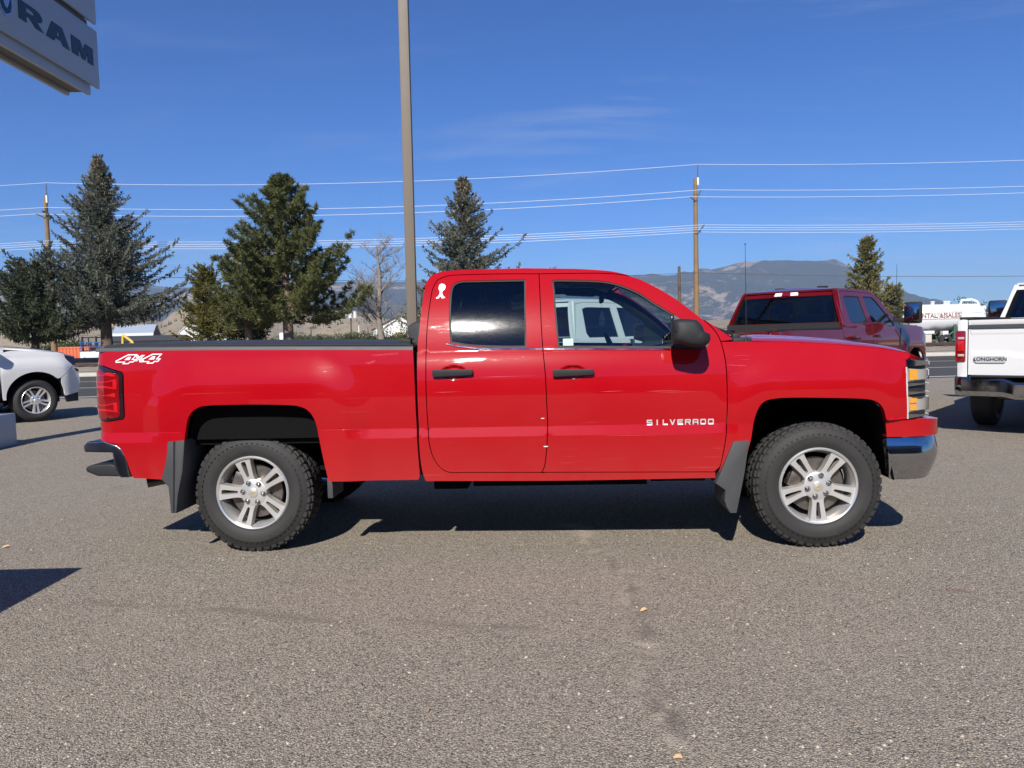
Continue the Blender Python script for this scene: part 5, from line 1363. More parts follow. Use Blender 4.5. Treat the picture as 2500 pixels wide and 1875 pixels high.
# ------------------------------------------------------------------ parked vehicles
def body_w(x, z, P):
    c = P['belt']; w = P['w']
    wv = w - .03 * sm(.95, .45, z) if z < .95 else w
    if z > c - .28: wv -= .050 * sm(c - .28, c, z)
    if z > c: wv -= (z - c) * P['tumble']
    for ax in P['axles']:
        wv += flare(x, z, ax, .62, 1.16, .030, .35, -.08, .10)[1]
    wv -= .10 * sm(P['xf'] - .55, P['xf'], x) ** 2 + .04 * sm(P['xr'] + .45, P['xr'], x)
    return wv
def arch(ax, zc, r, n=12, flat=.92, z0=.52):
    a0 = math.asin(max(-1, (z0 - zc) / r))
    return [(ax + r * cos(a0 + (pi - 2 * a0) * i / n), zc + r * (flat if 0 < i < n else 1) * sin(a0 + (pi - 2 * a0) * i / n)) for i in range(n + 1)]
def vehicle_common(T, P, paintm, wheel_style='steel'):
    """side skins, doors, glass, roof, hood, wheels shared by the parked cars; outlines in metres"""
    out = {}
    for s in (-1, 1):
        hint = (0, s, 0)
        F = lambda u, z, s=s: (u, s * body_w(u, z, P), z)
        inn = lambda d, s=s: (lambda u, z: (u, s * (body_w(u, z, P) - d), z))
        for nm, poly in P['panels']:
            panel(nm, F, inset(curve_poly(poly, .05), .003), paintm, T, hint, .09, .04, .03)
        panel('cab_frame', F, inset(curve_poly(P['cab'], .05), .003), paintm, T, hint, .09, .04, .04, holes=[inset(curve_poly(P['doorhole'], .05), -.003)])
        for nm, poly, win, tint in P['doors']:
            d = panel(nm, F, inset(curve_poly(poly, .05), .003), paintm, T, hint, .09, .04, .03, holes=[curve_poly(win, .04)])
            panel('window_seal', inn(.004), inset(curve_poly(win, .04), -.004), BLACKPLA, d, hint, .1, .08, .012, holes=[inset(curve_poly(win, .04), .014)])
            panel('window_glass', inn(.012), curve_poly(win, .04), tint, d, hint, .1, .08, 0.0)
            hx, hz = P['handle'][nm]
            y = body_w(hx, hz, P)
            b = MB(); b.box(hx - .12, hx + .12, *sorted((s * (y + .012), s * (y + .038))), hz - .018, hz + .018, bev=.010)
            b.box(hx - .115, hx - .085, *sorted((s * (y - .01), s * (y + .02))), hz - .014, hz + .014); b.box(hx + .085, hx + .115, *sorted((s * (y - .01), s * (y + .02))), hz - .014, hz + .014)
            b.build('handle', P.get('handlemat', BLACKPLA), d)
        for ax in P['axles']:
            ar = arch(ax, P['zc'], P['ar'], z0=P['sill'])
            k = len(ar); vs_ = [Vector((a, s * (P['w'] - .03), c)) for a, c in ar] + [Vector((a, s * .42, c)) for a, c in ar]
            b = MB(); b.add(vs_, [(i, i + 1, i + 1 + k, i + k) for i in range(k - 1)], True); b.add(vs_[k:], [tuple(range(k))]); b.build('wheel_well', DARK, T, recalc=False)
            make_wheel(T, ax, s * (P['w'] - .17), P['R'], P['R'], .27, P['rim'], rot=.5 + ax * .3, side=s, detail=False, style=wheel_style)
    # roof
    x0, x1 = P['roof'][:2]; zr = P['roofz']; hw = P['w'] - .05 - (zr - P['belt']) * P['tumble']
    panel('roof', lambda x, y: (x, y, zr - .008 + .05 * (1 - (abs(y) / hw) ** 2.2) * sm(x0 - .05, x0 + .25, x) * (1 - .5 * sm(x1 - .4, x1 + .1, x)) - .05 * sm(x1 - .5, x1, x)), [(x0, -hw), (x1, -hw), (x1 + .05, 0), (x1, hw), (x0, hw)], paintm, T, (0, 0, 1), .12, .10, .03)
    hc = P['cowl']
    shield((hc[0], P['w'] - .10, hc[1]), (x1 - .01, hw - .01, zr - .055), 'windshield', TINT2 if P.get('dark') else CLEAR, T, .06, .16)
    # hood
    hz0, hz1, hx1_ = P['hood']
    def hF(x, y):
        t = (x - hc[0]) / (hx1_ - hc[0]); e = hz0 + (hz1 - hz0) * max(0, t) ** 1.6
        return (x, y, e + .05 * (1 - (abs(y) / .95) ** 2) - .10 * sm(.90, 1.02, t) * .5)
    wh = P['w'] - .075
    panel('hood', hF, [(hc[0] + .02, -wh), (hx1_ - .35, -wh + .01), (hx1_ - .08, -wh + .08), (hx1_, -wh + .22), (hx1_ + .06, 0), (hx1_, wh - .22), (hx1_ - .08, wh - .08), (hx1_ - .35, wh - .01), (hc[0] + .02, wh)], paintm, T, (0, 0, 1), .09, .10, .03)
    # cabin and underbody
    b = MB(); wi = P['w'] - .13
    b.box(P['floor'][0], P['floor'][1], -wi, wi, P['sill'] - .02, P['sill'] + .06); b.box(P['xr'] + .3, P['xf'] - .3, -.55, .55, P['sill'] - .12, P['sill'] + .02)
    for ax in P['axles']: b.cyl((ax, -.75, P['R']), (ax, .75, P['R']), .06)
    b.box(P['cowl'][0] + .1, P['xf'] - .35, -.5, .5, P['sill'], P['hood'][1] - .25)
    b.build('underbody', DARK, T)
    for x_ in P['seats']:
        for y_ in (-.43, .43):
            b = MB(); zb = P['belt'] - .42
            b.box(x_ - .25, x_ + .25, y_ - .24, y_ + .24, zb - .12, zb + .04, bev=.05); b.box(x_ - .36, x_ - .20, y_ - .24, y_ + .24, zb, zb + .58, bev=.06); b.box(x_ - .36, x_ - .25, y_ - .13, y_ + .13, zb + .60, zb + .80, bev=.05)
            b.build('seat', CABIN, T)
    b = MB(); b.box(hc[0] - .45, hc[0] - .05, -P['w'] + .14, P['w'] - .14, P['belt'] - .45, P['belt'] - .02, bev=.05); b.build('dashboard', CABIN, T)
    return out
def pickup(name, label, loc, rz, paintm, rear='ford', shift=0.0, wheel_style='steel', dark=False, bt=1.455):
    """crew-cab heavy pickup; x forward, origin under mid wheelbase"""
    T = thing(name, label, 'pickup truck', loc, rz, 'vehicles parked on the lot')
    sh = shift
    belt, sill = 1.44, .60
    ra, fa = -1.95, 2.03
    P = dict(w=1.005, belt=belt, sill=sill, tumble=.36, axles=(ra, fa), xf=2.95, xr=-3.10, zc=.52, ar=.54, R=.42, rim=.245, dark=dark,
             roof=(-.80 + sh, .72 + sh), roofz=2.005, cowl=(1.42 + sh * .4, 1.42), hood=(1.44, 1.34, 2.84), floor=(-.9 + sh, 1.3), seats=(.35 + sh, -.45 + sh))
    cb = -.985 + sh
    ar_r = arch(ra, .52, .54, z0=sill); ar_f = arch(fa, .52, .54, z0=sill)
    P['panels'] = [('bed_side', [(cb - .015, bt), (cb - .015, sill)] + ar_r + [(-3.06, sill + .02), (-3.10, .80), (-3.10, bt + .005)]),
                   ('fender', [(1.30, 1.40), (1.45, 1.43), (2.0, 1.41), (2.5, 1.375), (2.80, 1.335), (2.86, 1.22), (2.88, .80), (2.84, .72)] + [q for q in ar_f if q[0] < 2.62 or q[1] > .72] + [(1.30, sill), (1.28, 1.0)])]
    rd_ = [(.12 + sh * .5, 1.955), (-.55 + sh, 1.955), (-.72 + sh, 1.93), (-.80 + sh, 1.78), (-.86 + sh, 1.44), (-.87 + sh, .90), (-.80 + sh, sill + .06), (.12 + sh * .5, sill + .06)]
    fd_ = [(.125 + sh * .5, 1.955), (.125 + sh * .5, sill + .06), (1.24, sill + .06), (1.28, 1.0), (1.30, 1.39), (1.24, 1.44), (.98, 1.66), (.74, 1.86), (.60, 1.935)]
    rw_ = [(.04 + sh * .5, 1.885), (-.50 + sh, 1.885), (-.60 + sh, 1.86), (-.66 + sh, 1.52), (-.62 + sh, 1.455), (.04 + sh * .5, 1.455)]
    fw_ = [(.20 + sh * .5, 1.885), (.20 + sh * .5, 1.455), (.72, 1.455), (.86, 1.395), (1.18, 1.39), (1.15, 1.44), (.90, 1.66), (.68, 1.84), (.56, 1.885)]
    P['doors'] = [('rear_door', rd_, rw_, TINT2), ('front_door', fd_, fw_, TINT2 if dark else CLEAR)]
    P['doorhole'] = rd_[1:] [:] + fd_[2:]
    P['doorhole'] = [(.12 + sh * .5, 1.955)] + rd_[1:7] + fd_[2:]
    P['cab'] = [(cb, sill), (cb, 1.44), (cb + .10, 1.80), (cb + .17, 1.97), (cb + .26, 2.0), (.40, 2.0), (.66, 1.965), (.86, 1.86), (1.05, 1.70), (1.40, 1.44), (1.40, 1.42), (1.30, 1.395), (1.28, 1.0), (1.24, sill)]
    P['handle'] = {'rear_door': (-.68 + sh, 1.24), 'front_door': (.34 + sh * .5, 1.25)}
    P['handlemat'] = paintm if rear != 'ram' else CHROME
    vehicle_common(T, P, paintm, wheel_style)
    w = P['w']
    # cab rear: sheet metal with the wide window let in
    hwt = w - .05 - (1.98 - belt) * P['tumble']
    def cbF(y, z): return (cb + .012 + .21 * max(0, (z - 1.42) / .58) ** 1.2 - .05 * (1 - (y / .95) ** 2) + .03, y, z)
    rwn = [(-.885, 1.475), (.885, 1.475), (.765, 1.895), (-.765, 1.895)]
    cw = panel('cab_back', cbF, [(-.965, .75), (.965, .75), (.955, 1.44), (hwt + .03, 1.975), (-hwt - .03, 1.975), (-.955, 1.44)], paintm, T, (-1, 0, 0), .1, .05, .03, holes=[curve_poly(rwn, .06, 20)])
    panel('rear_window', lambda y, z: (cbF(y, z)[0] + .008, y, z), inset(rwn, -.004), TINT2, cw, (-1, 0, 0), .1, .06, 0.0)
    fr_ = [(-.24, 1.545), (.24, 1.545), (.24, 1.815), (-.24, 1.815)]
    panel('slider_frame', lambda y, z: (cbF(y, z)[0] - .002, y, z), inset(curve_poly(fr_, .1, 20), -.008), DARK, cw, (-1, 0, 0), .1, .08, .01, holes=[inset(fr_, .003)])
    # dark glass border
    panel('window_border', lambda y, z: (cbF(y, z)[0] + .004, y, z), rwn, DARK, cw, (-1, 0, 0), .1, .08, .004, holes=[[(-.83, 1.50), (.83, 1.50), (.725, 1.87), (-.725, 1.87)]])
    # high brake lamp
    for y0, y1, m in ((-.20, -.075, WHITEDECAL), (-.073, .073, REDLENS), (.075, .20, WHITEDECAL)):
        panel('high_brake_lamp', lambda y, z: (cbF(y, z)[0] - .016, y, z), [(y0, 1.915), (y1, 1.915), (y1 * .92, 1.965), (y0 * .92, 1.965)], m, cw, (-1, 0, 0), .1, .05, .03)
    if rear == 'ford':
        for y_, x_ in ((-.36, -.30), (.36, -.30)):
            b = MB(); b.box(x_ - .06, x_ + .06, y_ - .07, y_ + .07, 2.03, 2.068, bev=.015); b.build('roof_clearance_lamp', BLACKPLA, T)
    # bed: floor, inner walls, rail caps, tailgate
    b = MB(); b.box(-3.05, cb - .03, -.80, .80, .84, .88); b.box(cb - .05, cb - .015, -.93, .93, .88, 1.47)
    for s in (-1, 1): b.box(-3.06, cb - .03, *sorted((s * .80, s * .84)), .86, bt - .025)
    b.build('bed_liner', simple('bed_liner_black', (.016, .016, .017), .8), T)
    for s in (-1, 1):
        b = MB(); b.box(-3.08, cb - .02, *sorted((s * .79, s * .952)), bt - .003, bt + .03, bev=.012); b.build('bed_rail_cap', BLACKPLA, T)
    tz0, tz1 = .76, bt - .01
    def tgF(y, z):
        x = -3.10 - .012 * sm(1.36, 1.42, z)
        if rear == 'ram': x -= .020 * sm(.010, -.05, z - (1.00 + .06 * sm(.1, .55, abs(y)))) - .012 * sm(1.33, 1.32, z) * sm(1.26, 1.27, z) * -1
        return (x, y, z)
    tg = panel('tailgate', tgF, [(-.84, tz0), (.84, tz0), (.84, tz1), (-.84, tz1)], paintm, T, (-1, 0, 0), .06, .02, .06)
    for s in (-1, 1):
        # corner post with the lamp
        y0, y1 = sorted((s * .850, s * .972))
        b = MB(); b.box(-3.105, -2.96, y0, y1, .72, bt, bev=.035); b.build('corner_post', paintm, T)
        lb_ = MB(); lb_.box(-3.125, -2.95, *sorted((s * .872, s * .990)), .92, 1.315, bev=.02); tlm = lb_.build('taillight', REDLENS, T)
        for z0, z1, m in ((1.205, 1.235, LAMPGREY), (1.06, 1.19, REDLIT), (.99, 1.02, LAMPGREY)):
            b = MB(); b.box(-3.130, -3.10, *sorted((s * .885, s * .958)), z0, z1, bev=.008); b.build('reflector', m, tlm)
    if rear == 'ram':
        b = MB(); b.box(-3.128, -3.108, -.835, .835, 1.345, 1.385); b.build('tailgate_band', GREYPLA, tg)
        pts = []
        bdg = MB(); bm = bmesh.new()
        vv = [bm.verts.new((-3.136, .60 + a, 1.0 - .045 + c)) for a, c in [(-.165, -.03), (-.15, -.045), (.15, -.045), (.165, -.03), (.165, .03), (.15, .045), (-.15, .045), (-.165, .03)]]; f = bm.faces.new(vv)
        ex = bmesh.ops.extrude_face_region(bm, geom=[f])
        for q in ex['geom']:
            if isinstance(q, bmesh.types.BMVert): q.co.x += .02
        bmesh.ops.recalc_face_normals(bm, faces=bm.faces)
        bg_ = bdg.bm(bm).build('badge', BADGE, tg)
        me = text_mesh('LONGHORN', .062, .002, 1.0, .0012)
        map_mesh(me, lambda c: Vector((-3.1405, .60 - c.x, .955 + c.y)))
        link('badge_letters', me, BLACKPLA, tg)
        b = MB(); b.box(-3.1375, -3.134, .445, .755, .918, .992); b.build('badge_plate', GREYDECAL, tg)
    # bumper
    prof = [(-3.08, .74), (-3.20, .735), (-3.235, .70), (-3.235, .56), (-3.20, .50), (-3.08, .49)]
    b = MB(); ys = [-1.0, -.97, -.90, -.45, -.32, .32, .45, .90, .97, 1.0]
    vs_ = []
    for y_ in ys:
        k = .16 * sm(.86, 1.0, abs(y_)); dip = .05 * (1 - sm(.32, .45, abs(y_)))
        vs_ += [(x_ + k, y_, z_ - dip * (1 if z_ > .6 else .6)) for x_, z_ in prof]
    n_ = len(prof)
    b.add(vs_, [(i * n_ + j, (i + 1) * n_ + j, (i + 1) * n_ + j + 1, i * n_ + j + 1) for i in range(len(ys) - 1) for j in range(n_ - 1)], True)
    b.add(vs_[:n_], [tuple(range(n_))]); b.add(vs_[-n_:], [tuple(range(n_))])
    bp = b.build('rear_bumper', CHROME, T, sharp=30)
    b = MB(); b.box(-3.22, -3.06, -.80, .80, .735, .760, bev=.01); b.build('step_pad', BLACKPLA, bp)
    for s in (-1, 1):
        b = MB(); b.cyl((-3.245, s * .62, .60), (-3.22, s * .62, .60), .028, n=14); b.build('parking_sensor', BLACKPLA, bp)
        b = MB(); b.box(-3.11, -2.99, *sorted((s * .93, s * .995)), .62, .73, bev=.02); b.build('bumper_end', BLACKPLA, bp)
    b = MB(); b.box(-3.22, -3.17, -.32, .32, .50, .665); b.build('plate_recess', BLACKPLA, bp)
    b = MB(); b.box(-3.228, -3.222, -.16, .16, .535, .655); b.build('licence_plate', WHITEDECAL, bp)
    b = MB(); b.box(-3.0, -2.5, -.6, .6, .45, .62, bev=.08); b.build('spare_tyre', RUBBER, T)
    # front
    b = MB(); b.box(2.72, 2.90, -.72, .72, .82, 1.30, bev=.03); b.build('grille', BLACKPLA, T)
    b = MB(); b.box(2.70, 3.02, -.95, .95, .50, .80, bev=.06); b.build('front_bumper', CHROME, T)
    for s in (-1, 1):
        b = MB(); b.box(2.62, 2.90, *sorted((s * .72, s * .93)), .92, 1.26, bev=.03); b.build('headlight', LAMPGREY, T)
        # tow mirror on two arms
        b = MB(); b.box(1.10, 1.19, *sorted((s * 1.12, s * 1.40)), 1.43, 1.79, bev=.045); mi = b.build('mirror', BLACKPLA, T)
        b = MB(); b.box(1.085, 1.10, *sorted((s * 1.15, s * 1.37)), 1.47, 1.76, bev=.006); b.build('mirror_glass', simple('mirror_glass', (.30, .33, .37), .06, metal=1.0), mi)
        b = MB(); b.box(1.11, 1.17, *sorted((s * .93, s * 1.18)), 1.60, 1.65, bev=.01); b.box(1.11, 1.17, *sorted((s * .95, s * 1.18)), 1.47, 1.53, bev=.01); b.build('mirror_arm', BLACKPLA, mi)
        b = MB(); b.box(1.305, 1.325, *sorted((s * 1.003, s * 1.016)), 1.02, 1.36); b.build('fender_vent', BLACKPLA, T)
    if rear == 'ford':
        b = MB(); b.tube([(1.50, -.86, 1.42), (1.51, -.87, 1.8), (1.50, -.88, 2.45)], [.006, .004, .003], 6); b.build('antenna', BLACKPLA, T)
    return T
D45 = radians(44.7)
pickup('pickup_truck', 'dark metallic red crew-cab pickup with black tow mirrors parked behind the bright red pickup', (5.0, 12.93, 0), D45, MAROON, 'ford', dark=True, bt=1.365)
pickup('pickup_truck', 'white heavy pickup with chrome rear bumper and oval tailgate badge', (8.46, 11.43, 0), radians(48), WHITE, 'ram', shift=.42, dark=True)
pickup('pickup_truck', 'white crew-cab pickup seen through the front door window of the bright red pickup', (.80, 10.9, 0), D45, WHITE, 'plain', dark=True, bt=1.41).scale = (.92, .92, .92)

def suv():
    T = thing('sport_utility_car', 'white sport utility car with split-spoke wheels parked beside the grey sign base', 'car', (-10.51, 13.69, 0), radians(52), 'vehicles parked on the lot')
    fa, ra = 1.475, -1.475; sill = .44
    P = dict(w=1.0, belt=1.26, sill=sill, tumble=.36, axles=(ra, fa), xf=2.34, xr=-2.72, zc=.47, ar=.50, R=.40, rim=.245,
             roof=(-2.45, .55), roofz=1.88, cowl=(1.02, 1.33), hood=(1.38, 1.245, 2.13), floor=(-2.2, 1.0), seats=(.20, -.70))
    ar_r = arch(ra, .47, .50, z0=sill); ar_f = arch(fa, .47, .50, z0=sill)
    P['panels'] = [('fender', [(.92, 1.29), (1.10, 1.31), (1.5, 1.295), (1.9, 1.26), (2.05, 1.232), (2.055, 1.16), (2.12, 1.09), (2.235, 1.005), (2.10, .925), (1.90, .80)] + [q for q in ar_f if q[0] < 1.86] + [(.92, sill), (.90, .9)]),
                   ('bumper_side', [(2.245, 1.0), (2.32, .97), (2.37, .88), (2.40, .70), (2.36, .50), (1.98, .45)] + [q for q in ar_f if q[0] > 1.87 and q[1] > .46] + [(1.905, .795), (2.105, .918)]),
                   ('quarter_panel', [(-1.02, 1.24), (-1.02, .90), (-.975, .55)] + ar_r + [(-2.60, .50), (-2.70, .80), (-2.70, 1.25)])]
    nose = lambda pts: [(x if x < 1.9 else 1.9 + (x - 1.9) * .78, z + (.02 if z > .98 and x > 1.0 else 0)) for x, z in pts]
    P['panels'] = [(nm, nose(pl)) for nm, pl in P['panels']]
    P['doors'] = [('rear_door', [(-.02, 1.82), (-.95, 1.82), (-1.01, 1.25), (-1.01, .90), (-.96, .60), (-.02, .50)], [(-.08, 1.76), (-.90, 1.76), (-.95, 1.30), (-.08, 1.29)], TINT2),
                  ('front_door', [(-.015, 1.82), (-.015, .50), (.86, .50), (.90, .9), (.91, 1.27), (.86, 1.32), (.60, 1.60), (.42, 1.78), (.30, 1.82)], [(.06, 1.76), (.06, 1.28), (.82, 1.28), (.56, 1.58), (.36, 1.75)], CLEAR)]
    P['doorhole'] = [(-.02, 1.82), (-.95, 1.82), (-1.01, 1.25), (-1.01, .90), (-.96, .60), (-.02, .50), (.86, .50), (.90, .9), (.91, 1.27), (.86, 1.32), (.60, 1.60), (.42, 1.78), (.30, 1.82)]
    P['cab'] = [(-1.02, .50), (-1.02, 1.245), (-2.70, 1.255), (-2.60, 1.75), (-2.50, 1.875), (.30, 1.875), (.50, 1.84), (.70, 1.64), (1.0, 1.34), (1.0, 1.31), (.92, 1.28), (.90, .9), (.87, .45), (-.97, .45)]
    P['handle'] = {'rear_door': (-.85, 1.12), 'front_door': (.12, 1.12)}
    vehicle_common(T, P, WHITE, 'split2')
    for s in (-1, 1):
        F = lambda u, z, s=s: (u, s * (body_w(u, z, P) + .004), z)
        hl = panel('headlight', F, curve_poly(nose([(2.045, 1.215), (2.20, 1.19), (2.30, 1.15), (2.30, 1.02), (2.245, 1.00), (2.12, 1.09), (2.05, 1.16)]), .04, 30), DARKLENS, T, (0, s, 0), .05, .03, .05)
        panel('headlight_brow', lambda u, z, s=s: (u, s * (body_w(u, z, P) + .010), z), nose([(2.04, 1.222), (2.30, 1.175), (2.30, 1.155), (2.045, 1.200)]), CHROME, hl, (0, s, 0), .05, .03, .02)
        panel('fog_lamp', lambda u, z, s=s: (u, s * (body_w(u, z, P) + .004), z), nose([(2.255, .975), (2.36, .95), (2.38, .90), (2.30, .91)]), DARKLENS, T, (0, s, 0), .05, .03, .03)
        panel('lower_cladding', lambda u, z, s=s: (u, s * (body_w(u, z, P) - .03), z), nose([(1.99, .455), (2.36, .495), (2.36, .33), (2.04, .33)]), BLACKPLA, T, (0, s, 0), .05, .03, .03)
        b = MB(); b.box(-.95, .92, *sorted((s * .88, s * 1.02)), .33, .40, bev=.02); b.build('running_board', BLACKPLA, T)
        b = MB(); b.box(.62, .78, *sorted((s * 1.0, s * 1.20)), 1.27, 1.44, bev=.05); b.build('mirror', WHITE, T)
        b = MB(); b.box(-2.74, -2.62, *sorted((s * .80, s * .97)), 1.0, 1.5, bev=.03); b.build('taillight', REDLENS, T)
        b = MB(); b.tube([(-2.2, s * .66, 1.90), (-2.1, s * .67, 1.95), (.2, s * .67, 1.94), (.3, s * .66, 1.89)], .016, 8); b.build('roof_rail', BLACKPLA, T)
    b = MB(); b.box(2.10, 2.24, -.66, .66, .92, 1.20, bev=.03); b.build('grille', CHROME, T)
    b = MB(); b.box(2.05, 2.33, -.80, .80, .50, .90, bev=.08); b.build('front_bumper', WHITE, T)
    b = MB(); b.box(-2.75, -2.64, -.82, .82, .75, 1.72, bev=.05); b.build('liftgate', WHITE, T)
    b = MB(); b.box(-2.84, -2.60, -.95, .95, .48, .74, bev=.06); b.build('rear_bumper', WHITE, T)
suv()
# ------------------------------------------------------------------ dealer sign
SIGNM = simple('sign_panel_grey', (.34, .375, .415), .42, var=.05)
SIGNT = simple('sign_trim_bronze', (.105, .095, .085), .55, var=.15)
SIGNB = simple('sign_letter_navy', (.012, .022, .040), .35)
sg = thing('pylon_sign', 'tall grey dealer pylon sign with dark block lettering on a box base', 'sign', (-6.99, 10.9, 0))
def sbox(nm, x0, x1, y0, y1, z0, z1, m, par, bev=.006):
    b = MB(); b.box(x0 + 6.99, x1 + 6.99, y0 - 10.9, y1 - 10.9, z0, z1, bev=bev); return b.build(nm, m, par)
sbox('core', -7.16, -6.86, 8.65, 12.96, 5.56, 8.2, SIGNT, sg)
for x0, x1 in ((-6.80, -6.75), (-7.27, -7.22)):
    lp = sbox('sign_panel', x0, x1, 8.55, 13.12, 5.655, 6.585, SIGNM, sg); sbox('sign_panel', x0, x1, 8.55, 13.12, 6.70, 7.62, SIGNM, sg)
    sbox('panel_bracket', min(x0, x1) - (.0 if x0 > -7 else -.02), max(x0, x1) + (-.02 if x0 > -7 else .06), 8.65, 13.0, 5.95, 6.15, SIGNT, sg) if False else None
for x0, x1 in ((-6.865, -6.805), (-7.215, -7.155)):
    sbox('lower_trim', x0, x1, 8.62, 12.93, 5.50, 5.66, SIGNM, sg)
    sbox('trim_rail', x0 + .005, x1 - .005, 8.62, 12.94, 6.585, 6.70, SIGNT, sg)
sbox('post', -7.66, -7.36, 9.75, 10.15, 0, 6.4, SIGNM, sg); sbox('post_arm', -7.5, -6.9, 9.75, 10.15, 5.70, 6.3, SIGNT, sg)
base = sbox('sign_base', -7.95, -7.10, 8.9, 10.95, 0, .46, SIGNM, sg, .012)
# letters: R A M, slab capitals; u runs along +y (left to right as read), v is height
R_ = [[(0, 0), (.30, 0), (.30, .33), (.42, .33), (.66, 0), (1.0, 0), (.74, .37), (.90, .46), (.97, .62), (.95, .80), (.84, .94), (.66, 1.0), (0, 1.0)], [(.30, .56), (.30, .78), (.52, .78), (.62, .73), (.62, .62), (.52, .56)]]
A_ = [[(0, 0), (.33, 0), (.39, .20), (.64, .20), (.70, 0), (1.0, 0), (.70, 1.0), (.27, 1.0)], [(.45, .40), (.515, .72), (.585, .40)]]
M_ = [[(0, 0), (.30, 0), (.30, .52), (.45, 0), (.60, 0), (.73, .50), (.73, 0), (1.0, 0), (1.0, 1.0), (.64, 1.0), (.52, .55), (.40, 1.0), (0, 1.0)]]
for nm, gl, y0, y1 in (('R', R_, 11.03, 11.60), ('A', A_, 11.66, 12.27), ('M', M_, 12.33, 12.95)):
    pts = [(y0 + a * (y1 - y0), 5.975 + c * .27) for a, c in gl[0]]
    hol = [[(y0 + a * (y1 - y0), 5.975 + c * .27) for a, c in g] for g in gl[1:]]
    panel('sign_letter', lambda u, v: (-6.742 + 6.99, u - 10.9, v), pts, SIGNB, lp.parent, (1, 0, 0), .3, .3, .012, holes=hol)
# chrome-edged badge: a plain shield outline
shp = [(10.62, 6.40), (10.88, 6.40), (10.90, 6.05), (10.86, 5.94), (10.75, 5.88), (10.64, 5.94), (10.60, 6.05)]
panel('badge', lambda u, v: (-6.742 + 6.99, u - 10.9, v), curve_poly(shp, .03), CHROME, sg, (1, 0, 0), .05, .05, .012)
panel('badge_field', lambda u, v: (-6.738 + 6.99, u - 10.9, v), inset(curve_poly(shp, .03), .03), SIGNB, sg, (1, 0, 0), .05, .05, .006)
panel('badge_crest', lambda u, v: (-6.735 + 6.99, u - 10.9, v), curve_poly([(10.69, 6.33), (10.75, 6.20), (10.81, 6.33), (10.845, 6.26), (10.82, 6.10), (10.77, 6.00), (10.73, 6.00), (10.68, 6.10), (10.655, 6.26)], .03), CHROME, sg, (1, 0, 0), .05, .05, .006)

# cabinet added out of frame to cast the shadow reaching in from the left
uc = thing('stand_in_cabinet', 'unseen grey metal box added to cast the shadow at the left edge', 'shadow_caster', (-3.65, 2.75, 0))
b = MB(); b.box(-.63, .63, -.69, .69, .0, 1.0, bev=.02); b.build('body', SIGNM, uc)
b = MB(); b.box(-.66, .66, -.72, .72, .98, 1.03, bev=.01); b.build('lid', SIGNT, uc)
for s in (-.31, .31):
    b = MB(); b.box(s - .28, s + .28, -.705, -.685, .08, .92, bev=.006); d = b.build('door', SIGNM, uc)
    b = MB(); b.box(s * .2 - .015, s * .2 + .015, -.73, -.70, .42, .56); b.build('handle', DCHROME, d)

# ------------------------------------------------------------------ poles and wires
TANP = simple('tan_painted_steel', (.150, .122, .092), .6, var=.10, scale=2)
WOOD = simple('weathered_pole_wood', (.215, .140, .074), .92, var=.35, scale=3.0, bump=.5, bscale=12)
DWOOD = simple('creosote_pole_wood', (.105, .078, .058), .92, var=.35, scale=3.0, bump=.5, bscale=12)
PORC = simple('grey_insulator', (.15, .155, .17), .35)
WIRE = simple('bright_cable', (.72, .74, .76), .35, metal=.2)
lp_ = thing('lamp_pole', 'square tan steel lamp pole rising behind the red truck bed', 'lamp pole', (-1.53, 12.0, 0))
b = MB(); b.box(-.075, .075, -.075, .075, .60, 9.2, bev=.014); b.build('pole', TANP, lp_)
b = MB(); b.lathe([(0, .75), (.26, .75), (.28, .72), (.28, -.05)], 24, 'z'); b.build('concrete_base', CONC, lp_)
b = MB(); b.box(-.16, .16, -.16, .16, .75, .79, bev=.008); b.build('base_plate', TANP, lp_)
for s in (-1, 1):
    b = MB(); b.box(s * .08 if s > 0 else -.7, .7 if s > 0 else -.08, -.03, .03, 9.0, 9.08); b.box(*sorted((s * .45, s * 1.0)), -.2, .2, 9.02, 9.2, bev=.03); b.build('lamp_head', TANP, lp_)
lp_.rotation_euler = (0, radians(.2), 0)
